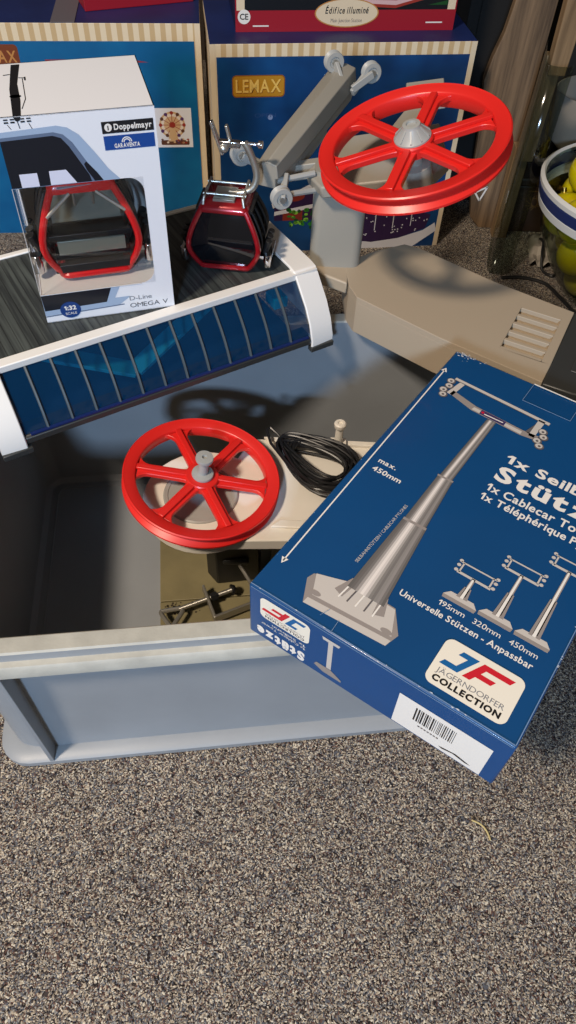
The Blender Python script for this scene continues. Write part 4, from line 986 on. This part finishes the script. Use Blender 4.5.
for (x, y, z, why) in ((-0.0357, -0.0053, 0.0426, 'yellow ball lowest at the left, near the foot of the glass bowl'), (0.0324, -0.016, 0.0428, DEEP), (0.0074, 0.0467, 0.0566, DEEP), (-0.0546, 0.0443, 0.0866, 'yellow ball halfway up the bowl, at its left back'), (-0.0096, -0.0608, 0.0742, DEEP), (0.0685, -0.0347, 0.0986, DEEP),
                       (0.065, 0.0338, 0.0921, DEEP), (-0.0945, 0.0211, 0.1379, 'yellow ball leftmost of all, just under the navy band'), (-0.0703, -0.0292, 0.0973, 'yellow ball halfway up the bowl, at its left front'), (0.0042, 0.085, 0.1139, DEEP), (0.0075, -0.0018, 0.1056, DEEP), (0.0302, -0.0858, 0.1247, DEEP),
                       (-0.0921, -0.0439, 0.1611, 'yellow ball pressed against the white and navy band at the left front'), (-0.057, 0.0803, 0.1454, 'yellow ball at the back left under the bowl rim'), (-0.059, -0.0929, 0.1965, 'yellow ball resting on the front rim of the bowl, foremost of the heap'), (-0.0431, -0.0834, 0.1301, DEEP), (0.0636, 0.007, 0.1557, DEEP),
                       (-0.0348, -0.0056, 0.1599, 'yellow ball in the middle of the bowl mouth'), (0.0076, -0.1075, 0.1862, DEEP), (0.0835, -0.0588, 0.1615, DEEP), (0.0206, -0.0398, 0.1826, DEEP), (0.0055, 0.0489, 0.1727, DEEP), (0.0639, 0.0754, 0.1471, DEEP), (-0.0692, 0.0392, 0.1995, 'yellow ball heaped topmost at the left of the bowl mouth')):
    if proto is None:
        proto = thing('yellow_ball', why, 'ball', MV @ Matrix.Translation((x, y, z)), 'yellow balls in the glass bowl')
        b = B(); b.sphere((0, 0, 0), .0342, yel, u=28, v=18); q1 = b.build('ball_shell', proto, angle=180)
        b = B(); b.tube([(0, -.012, .0325), (0, -.013, .0385)], .004, capm, seg=12); q2 = b.build('ball_cap', proto)
    else:
        r = proto.copy(); C.objects.link(r); r.matrix_world = MV @ Matrix.Translation((x, y, z)) @ Matrix.Rotation(x * 30, 4, 'Z') @ Matrix.Rotation(y * 14, 4, 'X'); r['label'] = why
        for q in (q1, q2): c = q.copy(); C.objects.link(c); c.parent = r

# clear plastic sheet leaning at the post, cables
tubm = clear_mat('clear_sheet', (214, 220, 214), .05, .10)
pts = smooth([(.356, 1.288, 0), (.345, 1.24, 0), (.339, 1.20, 0), (.345, 1.188, 0), (.364, 1.186, 0), (.376, 1.192, 0)], 6)
b = B(); n = len(pts); vs = []
for z_ in (.0015, .10, .20, .34):
    k = z_ * .02
    vs += [(p_[0] + k, p_[1] + z_ * .01, z_) for p_ in pts]
b.add(vs, [(r_ * n + i, r_ * n + i + 1, (r_ + 1) * n + i + 1, (r_ + 1) * n + i) for r_ in range(3) for i in range(n - 1)], tubm)
o = b.build('plastic_sheet', None); q = o.modifiers.new('s', 'SOLIDIFY'); q.thickness = .0008; tag(o, 'bent sheet of clear plastic standing on the carpet before the wooden post', 'plastic sheet')
b = B(); b.tube(smooth([(.360, 1.172, .0035), (.395, 1.176, .0035), (.435, 1.160, .0035), (.458, 1.110, .0035), (.480, 1.070, .0035), (.560, 1.040, .0035), (.700, 1.03, .0035)]), .0030, black, seg=8)
tag(b.build('floor_cable', None), 'black cable running along the carpet behind the beige station', 'cable')
b = B(); b.tube(smooth([(.448, 1.310, .0030), (.446, 1.270, .0220), (.436, 1.225, .022), (.438, 1.205, .0030), (.452, 1.185, .0030), (.462, 1.200, .0030)]), .0026, black, seg=8)
tag(b.build('thin_cable', None), 'thin black cable curling over the crumpled paper beside the bowl', 'cable')
b = B(); random.seed(2); G = 9; vs = []
for j in range(G):
    for i in range(G): vs.append((.06 * i / (G - 1), .10 * j / (G - 1), .004 + .016 * random.random() * (1 if 0 < i < G - 1 else .3)))
b.add(vs, [(j * G + i, j * G + i + 1, (j + 1) * G + i + 1, (j + 1) * G + i) for j in range(G - 1) for i in range(G - 1)], mat('crumpled_paper', (156, 148, 136), .7))
o = b.build('crumpled_paper', None, angle=20); q = o.modifiers.new('s', 'SOLIDIFY'); q.thickness = .0006; o.matrix_world = frame((.415, 1.212, 0), -8); tag(o, 'crumpled pale paper on the carpet between the dark brown box and the bowl', 'paper')
# small piece of straw on the carpet
b = B(); b.tube(smooth([(.150, .250, .002), (.158, .246, .0035), (.163, .240, .0035), (.166, .232, .002)]), .0009, mat('straw', (196, 176, 120), .6), seg=6)
o = b.build('straw_bit', None); o.location = (.045, -.018, 0); tag(o, 'small pale straw bit on the carpet right of the blue carton', 'straw')
